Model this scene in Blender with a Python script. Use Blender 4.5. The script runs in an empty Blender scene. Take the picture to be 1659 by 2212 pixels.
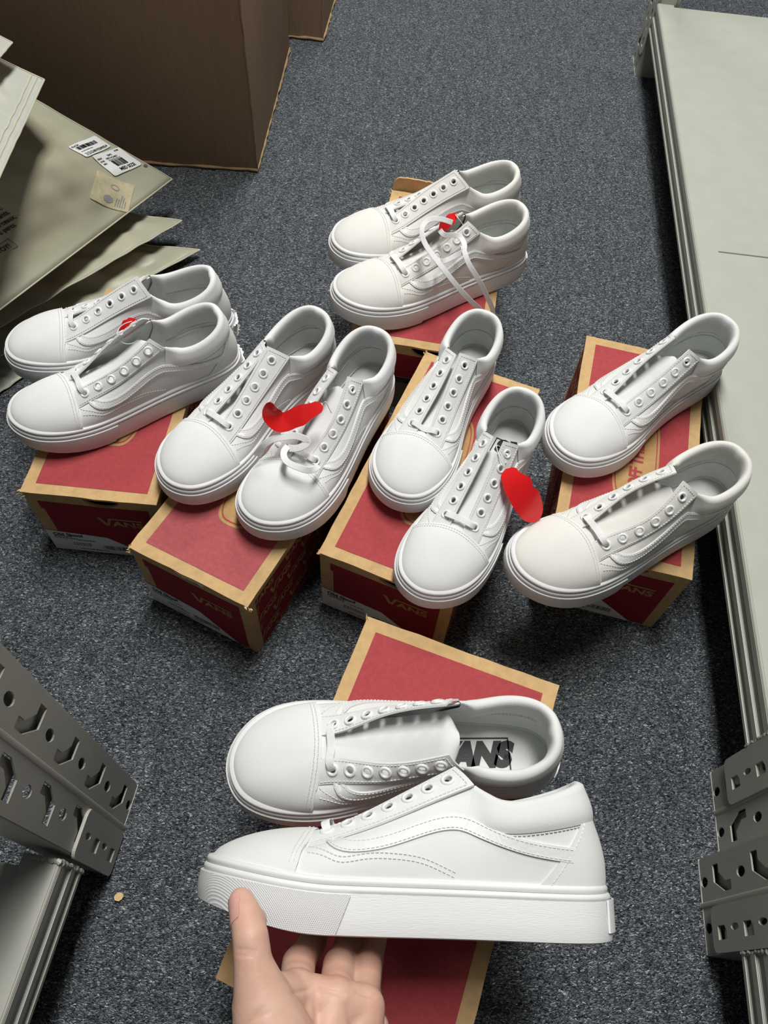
import bpy, bmesh, math, random
import numpy as np
from mathutils import Vector, Matrix, Euler
from mathutils.bvhtree import BVHTree

# ------------------------------------------------------------------ camera, world, lights, exposure
SC = bpy.context.scene
COL = SC.collection
CAM_F, CAM_PITCH, CAM_ROLL, CAM_H = 1617.46, 0.996193, 0.086553, 0.8308
cam_d = bpy.data.cameras.new('camera')
cam = bpy.data.objects.new('camera', cam_d)
COL.objects.link(cam)
cam_d.sensor_fit = 'VERTICAL'
cam_d.sensor_height = 24.0
cam_d.lens = CAM_F / 2212 * 24.0
cam_d.clip_start = 0.01
_cp, _sp = math.cos(CAM_PITCH), math.sin(CAM_PITCH)
_f = Vector((0, _cp, -_sp)); _r = Vector((1, 0, 0)); _u = _r.cross(_f)
_r2 = _r * math.cos(CAM_ROLL) + _u * math.sin(CAM_ROLL)
_u2 = -_r * math.sin(CAM_ROLL) + _u * math.cos(CAM_ROLL)
cam.matrix_world = Matrix(((_r2.x, _u2.x, -_f.x, 0), (_r2.y, _u2.y, -_f.y, 0), (_r2.z, _u2.z, -_f.z, CAM_H), (0, 0, 0, 1)))
SC.camera = cam

w = bpy.data.worlds.new('room_light'); SC.world = w; w.use_nodes = True
w.node_tree.nodes['Background'].inputs[0].default_value = (0.86, 0.93, 1.0, 1)
w.node_tree.nodes['Background'].inputs[1].default_value = 0.05

def area(name, loc, target, sx, sy, watts, color):
    d = bpy.data.lights.new(name, 'AREA'); d.shape = 'RECTANGLE'; d.size = sx; d.size_y = sy
    d.energy = watts; d.color = color
    o = bpy.data.objects.new(name, d); COL.objects.link(o); o.location = loc
    o.rotation_euler = (Vector(target) - Vector(loc)).to_track_quat('-Z', 'Y').to_euler()
    return o
area('ceiling_lamp', (0.06, 1.20, 3.1), (0.06, 1.15, 0.0), 0.45, 1.6, 112, (1.0, 0.985, 0.95))
area('ceiling_lamp', (0.2, 3.6, 2.6), (0.2, 3.5, 0.0), 1.2, 0.6, 50, (1.0, 0.985, 0.95))

VS = SC.view_settings
VS.view_transform = 'Standard'; VS.look = 'None'; VS.exposure = 0.0; VS.gamma = 1.0
VS.use_curve_mapping = False

# ------------------------------------------------------------------ helpers
def mk(name, V, F, mat, parent=None, smooth=True, angle=40, label=None):
    me = bpy.data.meshes.new(name)
    me.from_pydata([tuple(map(float, v)) for v in V], [], [tuple(int(i) for i in f) for f in F])
    me.validate(); me.update()
    if mat is not None: me.materials.append(mat)
    if smooth:
        me.polygons.foreach_set('use_smooth', [True] * len(me.polygons))
        if angle: me.set_sharp_from_angle(angle=math.radians(angle))
    o = bpy.data.objects.new(name, me); COL.objects.link(o)
    if parent is not None: o.parent = parent
    if label: o['label'] = label
    return o

def link_mesh(name, me, parent=None, M=None, label=None):
    o = bpy.data.objects.new(name, me); COL.objects.link(o)
    if parent is not None: o.parent = parent
    if M is not None: o.matrix_local = M
    if label: o['label'] = label
    return o

def thing(name, label, cat, loc=(0, 0, 0), rot=(0, 0, 0), group=None):
    o = bpy.data.objects.new(name, None); COL.objects.link(o)
    o.empty_display_size = 0.03
    o.location = loc; o.rotation_euler = rot
    o['label'] = label; o['category'] = cat
    if group: o['group'] = group
    return o

def tag(o, label, cat, group=None):
    o['label'] = label; o['category'] = cat
    if group: o['group'] = group
    return o

class MB:
    """collects simple shapes into one mesh"""
    def __init__(s): s.V = []; s.F = []
    def add(s, V, F):
        b = len(s.V); s.V += [tuple(v) for v in V]; s.F += [tuple(i + b for i in f) for f in F]; return s
    def box(s, x0, x1, y0, y1, z0, z1):
        V = [(x, y, z) for z in (z0, z1) for y in (y0, y1) for x in (x0, x1)]
        return s.add(V, [(0, 2, 3, 1), (4, 5, 7, 6), (0, 1, 5, 4), (2, 6, 7, 3), (0, 4, 6, 2), (1, 3, 7, 5)])
    def build(s, name, mat, parent=None, smooth=False, angle=35, label=None, M=None):
        V = s.V if M is None else [M @ Vector(v) for v in s.V]
        return mk(name, V, s.F, mat, parent, smooth, angle, label)

def bevel_box(name, x0, x1, y0, y1, z0, z1, b, mat, parent=None, segs=2, label=None):
    bm = bmesh.new()
    bmesh.ops.create_cube(bm, size=1)
    for v in bm.verts:
        v.co = Vector((x0 + (v.co.x + .5) * (x1 - x0), y0 + (v.co.y + .5) * (y1 - y0), z0 + (v.co.z + .5) * (z1 - z0)))
    bmesh.ops.bevel(bm, geom=bm.edges[:], offset=b, segments=segs, profile=.5, affect='EDGES')
    me = bpy.data.meshes.new(name); bm.to_mesh(me); bm.free()
    me.materials.append(mat)
    o = bpy.data.objects.new(name, me); COL.objects.link(o)
    if parent is not None: o.parent = parent
    if label: o['label'] = label
    return o

def curve_to_vf(cu):
    o = bpy.data.objects.new('tmp', cu); COL.objects.link(o)
    dg = bpy.context.evaluated_depsgraph_get(); dg.update()
    e = o.evaluated_get(dg); me = e.to_mesh()
    V = [tuple(v.co) for v in me.vertices]; F = [tuple(p.vertices) for p in me.polygons]
    e.to_mesh_clear(); bpy.data.objects.remove(o); bpy.data.curves.remove(cu)
    return V, F

_txt = {}
def text_vf(s, size=1.0, bold=0.0, shear=0.0, extrude=0.0, align='LEFT', spacing=1.0):
    k = (s, size, bold, shear, extrude, align, spacing)
    if k not in _txt:
        cu = bpy.data.curves.new('t', 'FONT'); cu.body = s; cu.size = size; cu.offset = bold
        cu.shear = shear; cu.extrude = extrude; cu.align_x = align; cu.resolution_u = 3; cu.space_character = spacing
        _txt[k] = curve_to_vf(cu)
    return _txt[k]

def plate_vf(outer, holes, t):
    """2-D outline with holes -> slab of thickness t centred on z=0"""
    cu = bpy.data.curves.new('p', 'CURVE'); cu.dimensions = '2D'; cu.fill_mode = 'BOTH'; cu.extrude = t / 2
    for poly in [outer] + list(holes):
        sp = cu.splines.new('POLY'); sp.points.add(len(poly) - 1)
        for q, (x, y) in zip(sp.points, poly): q.co = (x, y, 0, 1)
        sp.use_cyclic_u = True
    return curve_to_vf(cu)

def thicken(V, N, F, t_out, t_in):
    """sheet -> solid shell; rims are closed"""
    V = np.asarray(V); N = np.asarray(N); n = len(V)
    A = V + N * t_out; B = V - N * t_in
    from collections import Counter
    cnt = Counter()
    for f in F:
        for a, b in zip(f, f[1:] + f[:1]): cnt[(a, b)] += 1
    rim = [(a, b) for (a, b) in cnt if (b, a) not in cnt]
    FF = list(F) + [tuple(i + n for i in reversed(f)) for f in F] + [(b, a, a + n, b + n) for a, b in rim]
    return np.vstack([A, B]), FF

def grid_faces(nu, nv, closed_u=False):
    F = []
    for i in range(nu if closed_u else nu - 1):
        for j in range(nv - 1):
            a = i * nv + j; b = ((i + 1) % nu) * nv + j
            F.append((a, b, b + 1, a + 1))
    return F

def grid_normals(P, closed_u=False):
    """P (nu,nv,3)"""
    if closed_u: du = np.roll(P, -1, 0) - np.roll(P, 1, 0)
    else: du = np.gradient(P, axis=0)
    dv = np.gradient(P, axis=1)
    n = np.cross(du, dv); l = np.linalg.norm(n, axis=-1, keepdims=True)
    return n / np.maximum(l, 1e-12)

def ncubic(t, P):
    """natural cubic spline through P at parameters t -> callable"""
    t = np.asarray(t, float); P = np.asarray(P, float); n = len(t); h = np.diff(t)
    A = np.zeros((n, n)); R = np.zeros_like(P); A[0, 0] = A[-1, -1] = 1
    for i in range(1, n - 1):
        A[i, i - 1] = h[i - 1]; A[i, i] = 2 * (h[i - 1] + h[i]); A[i, i + 1] = h[i]
        R[i] = 6 * ((P[i + 1] - P[i]) / h[i] - (P[i] - P[i - 1]) / h[i - 1])
    M = np.linalg.solve(A, R)
    def f(x):
        x = np.asarray(x, float); i = np.clip(np.searchsorted(t, x) - 1, 0, n - 2)
        hi = h[i][..., None]; a = (t[i + 1] - x)[..., None]; b = (x - t[i])[..., None]
        return (M[i] * a**3 + M[i + 1] * b**3) / (6 * hi) + (P[i] / hi - M[i] * hi / 6) * a + (P[i + 1] / hi - M[i + 1] * hi / 6) * b
    return f

def smooth(x, a, b):
    t = np.clip((np.asarray(x, float) - a) / (b - a), 0, 1); return t * t * (3 - 2 * t)

def resample(P, n):
    P = np.asarray(P, float); d = np.r_[0, np.cumsum(np.linalg.norm(np.diff(P, axis=0), axis=1))]
    s = np.linspace(0, d[-1], n); return np.stack([np.interp(s, d, P[:, k]) for k in range(P.shape[1])], 1)

def spline_pts(P, n):
    P = np.asarray(P, float); d = np.r_[0, np.cumsum(np.linalg.norm(np.diff(P, axis=0), axis=1))]
    return ncubic(d, P)(np.linspace(0, d[-1], n))

def tube_vf(P, r, seg=8, cap=True):
    P = np.asarray(P, float); n = len(P); r = np.broadcast_to(np.asarray(r, float), (n,))
    T = np.gradient(P, axis=0); T /= np.linalg.norm(T, axis=1, keepdims=True)
    up = np.array([0, 0, 1.]) if abs(T[0][2]) < .9 else np.array([1., 0, 0])
    V = []; a = np.cross(T[0], up); a /= np.linalg.norm(a)
    for i in range(n):
        a = a - T[i] * a.dot(T[i]); a /= np.linalg.norm(a); b = np.cross(T[i], a)
        for k in range(seg):
            th = 2 * math.pi * k / seg; V.append(P[i] + r[i] * (a * math.cos(th) + b * math.sin(th)))
    F = [(i * seg + k, i * seg + (k + 1) % seg, (i + 1) * seg + (k + 1) % seg, (i + 1) * seg + k) for i in range(n - 1) for k in range(seg)]
    if cap: F += [tuple(reversed(range(seg))), tuple(range((n - 1) * seg, n * seg))]
    return V, F

def ribbon_vf(P, W, t):
    """flat lace along P; W = width vectors (half width)"""
    P = np.asarray(P, float); W = np.asarray(W, float); T = np.gradient(P, axis=0); T /= np.linalg.norm(T, axis=1, keepdims=True)
    W = W - T * np.sum(W * T, 1, keepdims=True)
    N = np.cross(T, W); N /= np.linalg.norm(N, axis=1, keepdims=True)
    prof = [(-1, 0), (-.90, .9), (0, 1), (.90, .9), (1, 0), (.90, -.9), (0, -1), (-.90, -.9)]
    V = []; n = len(P)
    for i in range(n):
        for a, b in prof: V.append(P[i] + W[i] * a + N[i] * b * t / 2)
    k = 8
    F = [(i * k + j, (i + 1) * k + j, (i + 1) * k + (j + 1) % k, i * k + (j + 1) % k) for i in range(n - 1) for j in range(k)]
    F += [tuple(range(k)), tuple(reversed(range((n - 1) * k, n * k)))]
    return V, F

# ------------------------------------------------------------------ materials
def mat_new(name, rough=.6, spec=.4):
    m = bpy.data.materials.new(name); m.use_nodes = True
    nt = m.node_tree; b = nt.nodes['Principled BSDF']
    b.inputs['Roughness'].default_value = rough; b.inputs['Specular IOR Level'].default_value = spec
    return m, nt, b
def nd(nt, typ, **kw):
    n = nt.nodes.new(typ)
    for k, v in kw.items(): setattr(n, k, v)
    return n
def coords(nt, scale=(1, 1, 1), rot=(0, 0, 0)):
    t = nd(nt, 'ShaderNodeTexCoord'); m = nd(nt, 'ShaderNodeMapping')
    m.inputs['Scale'].default_value = scale; m.inputs['Rotation'].default_value = rot
    nt.links.new(t.outputs['Object'], m.inputs['Vector']); return m.outputs['Vector']
def ramp(nt, fac, stops):
    r = nd(nt, 'ShaderNodeValToRGB'); e = r.color_ramp.elements
    while len(e) < len(stops): e.new(.5)
    for el, (p, c) in zip(e, stops): el.position = p; el.color = (*c, 1)
    nt.links.new(fac, r.inputs['Fac']); return r.outputs['Color']
def noise(nt, vec, scale, detail=2, rough=.5):
    n = nd(nt, 'ShaderNodeTexNoise'); n.inputs['Scale'].default_value = scale; n.inputs['Detail'].default_value = detail
    n.inputs['Roughness'].default_value = rough
    nt.links.new(vec, n.inputs['Vector']); return n.outputs['Fac']
def bump(nt, h, b, strength, dist):
    n = nd(nt, 'ShaderNodeBump'); n.inputs['Strength'].default_value = strength; n.inputs['Distance'].default_value = dist
    nt.links.new(h, n.inputs['Height']); nt.links.new(n.outputs['Normal'], b.inputs['Normal'])

def m_flat(name, c, rough=.6, spec=.3, var=.06, vs=60, bs=0, bscale=400, bdist=.0004):
    m, nt, b = mat_new(name, rough, spec)
    v = coords(nt)
    lo = tuple(x * (1 - var) for x in c); hi = tuple(min(1, x * (1 + var)) for x in c)
    nt.links.new(ramp(nt, noise(nt, v, vs, 3), [(.3, lo), (.7, hi)]), b.inputs['Base Color'])
    if bs: bump(nt, noise(nt, v, bscale, 2), b, bs, bdist)
    return m

def m_weave(name, c, warm=.0):
    m, nt, b = mat_new(name, .85, .15)
    v = coords(nt)
    lo = (c[0] * .955, c[1] * .955, c[2] * (.95 - warm))
    nt.links.new(ramp(nt, noise(nt, v, 28, 4), [(.3, lo), (.65, c)]), b.inputs['Base Color'])
    w1 = nd(nt, 'ShaderNodeTexWave'); w1.inputs['Scale'].default_value = 330; w1.bands_direction = 'X'
    w2 = nd(nt, 'ShaderNodeTexWave'); w2.inputs['Scale'].default_value = 330; w2.bands_direction = 'Y'
    nt.links.new(v, w1.inputs['Vector']); nt.links.new(v, w2.inputs['Vector'])
    mx = nd(nt, 'ShaderNodeMath', operation='MULTIPLY'); nt.links.new(w1.outputs['Fac'], mx.inputs[0]); nt.links.new(w2.outputs['Fac'], mx.inputs[1])
    ad = nd(nt, 'ShaderNodeMath', operation='ADD'); nt.links.new(mx.outputs[0], ad.inputs[0]); nt.links.new(noise(nt, v, 500, 2), ad.inputs[1])
    bump(nt, ad.outputs[0], b, .12, .0004)
    b.inputs['Sheen Weight'].default_value = .08
    return m

WHITE = (.80, .81, .80)
M = {}
M['canvas'] = m_weave('white_canvas', (.715, .725, .72))
M['canvas_cream'] = m_weave('off_white_canvas', (.715, .71, .675), .01)
M['leather'] = m_flat('white_leather', (.71, .71, .70), .48, .4, .03, 80, .35, 420, .0008)
M['rubber'] = m_flat('white_rubber', (.735, .74, .745), .5, .4, .02, 40)
M['lining'] = m_flat('white_lining', (.70, .72, .70), .9, .1, .05, 60, .2, 600, .0005)
M['thread'] = m_flat('white_thread', (.66, .66, .64), .8, .2, .04, 300)
M['lace'] = m_flat('white_lace', (.77, .77, .77), .85, .15, .04, 300, .3, 700, .0005)
M['eyelet'] = m_flat('white_enamel', (.77, .78, .78), .3, .5, .02, 100)
M['black_print'] = m_flat('black_print', (.012, .012, .013), .5, .3)
M['grey_print'] = m_flat('grey_print', (.12, .11, .105), .6, .2)

def _bumper():
    m, nt, b = mat_new('textured_rubber', .5, .4); v = coords(nt)
    b.inputs['Base Color'].default_value = (.735, .74, .745, 1)
    h = None
    for r in ((0, .6, .785), (0, -.6, -.785)):
        mp = coords(nt, rot=r)
        w1 = nd(nt, 'ShaderNodeTexWave'); w1.inputs['Scale'].default_value = 420; w1.bands_direction = 'X'
        nt.links.new(mp, w1.inputs['Vector'])
        if h is None: h = w1.outputs['Fac']
        else:
            mx = nd(nt, 'ShaderNodeMath', operation='MAXIMUM'); nt.links.new(h, mx.inputs[0]); nt.links.new(w1.outputs['Fac'], mx.inputs[1]); h = mx.outputs[0]
    bump(nt, h, b, .6, .0008)
    return m
M['bumper'] = _bumper()
def _sidewall():
    m, nt, b = mat_new('grained_rubber', .5, .4)
    b.inputs['Base Color'].default_value = (.735, .74, .745, 1)
    v = coords(nt, (60, 60, 900)); bump(nt, noise(nt, v, 3, 3), b, .35, .0007); return m
M['sidewall'] = _sidewall()
def _paper(name, c, var=.08, streak=(1, 1, 1), scale=90, rough=.8):
    m, nt, b = mat_new(name, rough, .2); v = coords(nt, streak)
    lo = tuple(x * (1 - var) for x in c); hi = tuple(x * (1 + var) for x in c)
    nt.links.new(ramp(nt, noise(nt, v, scale, 5, .65), [(.3, lo), (.7, hi)]), b.inputs['Base Color'])
    bump(nt, noise(nt, v, scale * 4, 2), b, .12, .0005); return m
M['kraft'] = _paper('kraft_board', (.52, .345, .165), .12)
M['kraft_fray'] = _paper('torn_kraft', (.60, .42, .22), .2, scale=300)
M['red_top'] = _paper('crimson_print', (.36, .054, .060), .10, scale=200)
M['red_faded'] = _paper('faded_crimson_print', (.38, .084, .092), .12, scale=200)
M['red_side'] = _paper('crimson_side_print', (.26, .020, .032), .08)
M['print_kraft'] = _paper('kraft_lettering', (.42, .26, .11), .1)
M['sticker'] = m_flat('sticker_paper', (.72, .73, .72), .5, .3, .02)
M['tissue'] = m_flat('white_tissue', (.78, .79, .79), .7, .2, .05, 90, .5, 120, .003)
M['carton'] = _paper('brown_carton', (.29, .195, .122), .10, (26, 26, 1.5), 8)
M['carton_edge'] = _paper('torn_carton_edge', (.36, .24, .13), .2, scale=250)
M['tag_red'] = m_flat('glossy_red_card', (.68, .012, .014), .22, .5, .03)
M['plastic'] = m_flat('clear_thread', (.80, .82, .82), .25, .5)
M['paint'] = m_flat('rack_paint', (.405, .418, .362), .42, .45, .03, 30, .06, 900, .0004)
M['paint_post'] = m_flat('rack_post_paint', (.40, .40, .355), .45, .45, .04, 25, .06, 900, .0004)
M['bare'] = m_flat('chipped_edge', (.62, .62, .58), .5, .4, .2, 400)
M['skin_nail'] = m_flat('fingernail', (.66, .36, .30), .3, .5, .05, 100)
def _skin():
    m, nt, b = mat_new('skin', .5, .4); v = coords(nt)
    nt.links.new(ramp(nt, noise(nt, v, 38, 4), [(.25, (.56, .30, .225)), (.5, (.62, .375, .285)), (.75, (.66, .43, .33))]), b.inputs['Base Color'])
    b.inputs['Subsurface Weight'].default_value = .15; b.inputs['Subsurface Radius'].default_value = (.006, .002, .001)
    bump(nt, noise(nt, coords(nt, (1, 1, 1)), 260, 3), b, .18, .001); return m
M['skin'] = _skin()
def _bag(name, c):
    m, nt, b = mat_new(name, .42, .4); v = coords(nt)
    lo = tuple(x * .86 for x in c)
    nt.links.new(ramp(nt, noise(nt, v, 9, 3), [(.3, lo), (.7, c)]), b.inputs['Base Color'])
    b.inputs['Subsurface Weight'].default_value = .12
    bump(nt, noise(nt, v, 900, 2), b, .08, .0004); return m
M['bag'] = _bag('frosted_pistachio_film', (.43, .41, .30))
M['bag_light'] = _bag('frosted_pale_film', (.52, .51, .44))
M['seam'] = m_flat('bag_seam', (.55, .52, .40), .5, .3)
M['inner_label'] = m_flat('faded_label_under_film', (.52, .46, .30), .5, .3, .12, 120)
M['inner_mark'] = m_flat('faded_label_mark', (.30, .30, .30), .6, .2)
def _carpet():
    m, nt, b = mat_new('blue_grey_loop_carpet', .92, .12)
    v = coords(nt, (.72, 1.25, 1))
    wob = nd(nt, 'ShaderNodeTexNoise'); wob.inputs['Scale'].default_value = 260; wob.inputs['Detail'].default_value = 1
    nt.links.new(v, wob.inputs['Vector'])
    mixv = nd(nt, 'ShaderNodeMix', data_type='VECTOR'); mixv.inputs['Factor'].default_value = .0045
    nt.links.new(v, mixv.inputs['A']); nt.links.new(wob.outputs['Color'], mixv.inputs['B'])
    vo = nd(nt, 'ShaderNodeTexVoronoi'); vo.inputs['Scale'].default_value = 760; nt.links.new(mixv.outputs['Result'], vo.inputs['Vector'])
    sep = nd(nt, 'ShaderNodeSeparateColor'); nt.links.new(vo.outputs['Color'], sep.inputs['Color'])
    c1 = ramp(nt, sep.outputs['Red'], [(0, (.022, .027, .034)), (.40, (.125, .141, .160)), (.78, (.235, .258, .28)), (.92, (.40, .425, .44)), (.985, (.68, .70, .70))])
    big = ramp(nt, noise(nt, coords(nt, (16, 2.0, 1)), 6, 4, .6), [(.3, (.82, .83, .84)), (.7, (1.18, 1.18, 1.18))])
    mx = nd(nt, 'ShaderNodeMix', data_type='RGBA', blend_type='MULTIPLY'); mx.inputs['Factor'].default_value = 1
    nt.links.new(c1, mx.inputs['A']); nt.links.new(big, mx.inputs['B'])
    nt.links.new(mx.outputs['Result'], b.inputs['Base Color'])
    inv = nd(nt, 'ShaderNodeMath', operation='SUBTRACT'); inv.inputs[0].default_value = 1; nt.links.new(vo.outputs['Distance'], inv.inputs[1])
    sq = nd(nt, 'ShaderNodeMath', operation='ADD'); nt.links.new(inv.outputs[0], sq.inputs[0]); nt.links.new(noise(nt, v, 900, 2), sq.inputs[1])
    bump(nt, sq.outputs[0], b, 1.0, .0040)
    return m
M['carpet'] = _carpet()

# ------------------------------------------------------------------ floor
mk('floor', [(-2.6, -1.6, 0), (2.6, -1.6, 0), (2.6, 4.6, 0), (-2.6, 4.6, 0)], [(0, 1, 2, 3)], M['carpet'], smooth=False)['kind'] = 'structure'

# ------------------------------------------------------------------ racks
def post_face(w=.084, h=1.5, t=.0016, z0=0.0):
    holes = []
    def key(cx, cz, s):
        return [(cx + s * 1.25 * dx, cz + 1.5 * dz) for dx, dz in ((-.0105, -.004), (-.0105, -.0125), (.002, -.0125), (.010, .002), (.010, .0125), (.003, .0125), (.003, .005), (-.004, -.004))]
    def oval(cx, cz, a, b): return [(cx + a * math.cos(q * math.pi / 6), cz + b * math.sin(q * math.pi / 6)) for q in range(12)]
    z = .052
    while z < h - .04:
        for cx, s in ((.0215, 1), (w - .0215, -1)):
            holes.append(key(cx, z, s))
            holes.append(oval(cx, z - .041, .0048, .0085))
        z += .082
    return plate_vf([(0, 0), (w, 0), (w, h), (0, h)], holes, t)
POST_VF = post_face()

def upright(parent, y0, sx, h=1.5, depth=.042, w=.084):
    """face towards the aisle at local x=0, body into sx"""
    t = .0016
    V, F = POST_VF
    mb = MB()
    fl = F if sx > 0 else [tuple(reversed(f)) for f in F]
    mb.add([(sx * z, y0 + x, y) for x, y, z in V], fl)
    xs = sorted((0, sx * depth))
    mb.box(xs[0], xs[1], y0 - t, y0, 0, h); mb.box(xs[0], xs[1], y0 + w, y0 + w + t, 0, h)
    a = sorted((sx * depth, sx * (depth + t)))
    mb.box(a[0], a[1], y0, y0 + .016, 0, h); mb.box(a[0], a[1], y0 + w - .016, y0 + w, 0, h)
    p = mb.build('upright', M['paint_post'], parent)
    # rolled rib down the middle of the face
    rv, rf = tube_vf([(0, 0, 0), (0, 0, h)], .0028, 8)
    mk('face_rib', [(v[0] * .55 - sx * .0006, v[1] + y0 + w / 2, v[2]) for v in rv], rf, M['paint_post'], p)
    # tongues pressed in behind the slots
    mb = MB(); z = .052
    while z < .6:
        for cy in (.0215, w - .0215):
            b = sorted((sx * .005, sx * .006)); mb.box(b[0], b[1], y0 + cy - .013, y0 + cy + .013, z - .022, z + .022)
        z += .082
    mb.build('slot_tongue', M['paint_post'], p)['kind'] = 'stuff'
    # raw steel foot edge
    MB().box(*sorted((-sx * .0012, sx * .0012)), y0 - .001, y0 + w + .001, 0, .0022).build('foot_edge', M['bare'], p)
    return p

def beam(parent, ya, yb, sx, z0, z1, xo, mat):
    h = z1 - z0; d = .034
    prof = [(0, 0), (0, .12), (.0024, .13), (.0024, .31), (0, .32), (0, .51), (.0026, .52), (.0026, .73), (0.0006, .74), (0.0006, .95), (.0025, 1.0)]
    P = [(xo + sx * x, z0 + z * h) for x, z in prof] + [(xo + sx * d, z1), (xo + sx * d, z0)]
    n = len(P); V = [(x, ya, z) for x, z in P] + [(x, yb, z) for x, z in P]
    F = [(i, (i + 1) % n, n + (i + 1) % n, n + i) for i in range(n)] + [tuple(range(n)), tuple(range(n, 2 * n))]
    o = mk('beam', V, F, mat, parent, smooth=False)
    bm = bmesh.new(); bm.from_mesh(o.data); bmesh.ops.recalc_face_normals(bm, faces=bm.faces[:])
    bmesh.ops.bevel(bm, geom=[e for e in bm.edges if abs(e.verts[0].co.y - e.verts[1].co.y) > .1], offset=.0009, segments=2, affect='EDGES')
    bm.to_mesh(o.data); bm.free()
    return o

def end_plate(parent, y0, y1, z0, z1, xo, sx, rnd_low):
    w = y1 - y0; r = .008
    def arc(cx, cz, a0, a1): return [(cx + r * math.cos(a0 + (a1 - a0) * k / 5), cz + r * math.sin(a0 + (a1 - a0) * k / 5)) for k in range(6)]
    out = arc(r, z0 + r, math.pi, 1.5 * math.pi) + arc(w - r, z0 + r, 1.5 * math.pi, 2 * math.pi) + arc(w - r, z1 - r, 0, math.pi / 2) + arc(r, z1 - r, math.pi / 2, math.pi)
    holes = []; z = z0 + .022
    while z < z1 - .02:
        holes.append([(w * .42 + dx, z + dz) for dx, dz in ((-.006, -.009), (.006, -.009), (.006, .005), (.001, .009), (-.006, .009))])
        if z + .027 < z1 - .01: holes.append([(w * .5 + .003 * math.cos(q * math.pi / 5), z + .027 + .008 * math.sin(q * math.pi / 5)) for q in range(10)])
        z += .054
    V, F = plate_vf(out, holes, .003)
    F = F if sx > 0 else [tuple(reversed(f)) for f in F]
    return mk('end_plate', [(xo + sx * z, y0 + x, y) for x, y, z in V], F, M['paint_post'], parent, smooth=False)

def weld(parent, y, xo, sx, z0, z1):
    rng = random.Random(3); P = [(xo + sx * (.0012 + rng.uniform(-.0006, .0006)), y + rng.uniform(-.0007, .0007), z0 + (z1 - z0) * k / 30) for k in range(31)] + [(xo + sx * (.003 + .0012 * k), y + rng.uniform(-.0007, .0007), z1 + rng.uniform(-.0003, .0006)) for k in range(20)]
    V, F = tube_vf(P, [.0022 + rng.uniform(-.0006, .0008) for _ in P], 7)
    return mk('weld_bead', V, F, M['paint_post'], parent)

def deck_panel(parent, x0, x1, ya, yb, z):
    xs = sorted((x0, x1)); ys = sorted((ya, yb))
    return bevel_box('deck_panel', xs[0], xs[1], ys[0], ys[1], z - .022, z, .0016, M['paint'], parent)

# far right-hand rack, along the aisle
rk = thing('metal_rack', 'long pale grey steel rack on the right with two wide deck panels', 'rack', (.3785, .149, 0), (0, 0, math.radians(-3.1)), 'steel racks along the aisle')
upright(rk, 0, 1)
upright(rk, 1.578, 1)
beam(rk, .086, 1.572, 1, .093, .145, -.0035, M['paint'])
end_plate(rk, .041, .0865, .042, .235, -.0024, 1, True); weld(rk, .0875, -.003, 1, .093, .146)
end_plate(rk, 1.574, 1.616, .042, .235, -.0024, 1, True)
MB().box(.004, .034, 1.5705, 1.5735, .05, .2).build('end_plate', M['paint_post'], rk)
deck_panel(rk, .0225, .62, .096, .7985, .1436); deck_panel(rk, .0225, .62, .8005, 1.566, .1436)
# near right-hand rack: its far upright and the beam that runs back past the camera
rk2 = thing('metal_rack', 'grey steel rack at the lower right edge, nearest slotted upright on the right', 'rack', (.3510, .0589, 0), (0, 0, math.radians(-3.1)), 'steel racks along the aisle')
upright(rk2, 0, 1)
beam(rk2, -1.2, -.002, 1, .080, .132, -.0035, M['paint_post'])
end_plate(rk2, -.001, .0385, .026, .215, -.0024, 1, True); weld(rk2, -.003, -.003, 1, .080, .133)
deck_panel(rk2, .0225, .55, -1.2, -.012, .1306)
# left rack
rk3 = thing('metal_rack', 'dark grey slotted steel rack at the lower left corner with a pale deck panel', 'rack', (-.2413, .0848, 0), (0, 0, math.radians(-5)), 'steel racks along the aisle')
upright(rk3, 0, -1, w=.074 + .010)
beam(rk3, -1.2, -.008, -1, .088, .146, .0035, M['paint_post'])
end_plate(rk3, -.004, .0375, .004, .126, .0024, -1, True); weld(rk3, -.010, .003, -1, .086, .147)
deck_panel(rk3, -.0215, -.55, -1.2, -.018, .1446)

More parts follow.
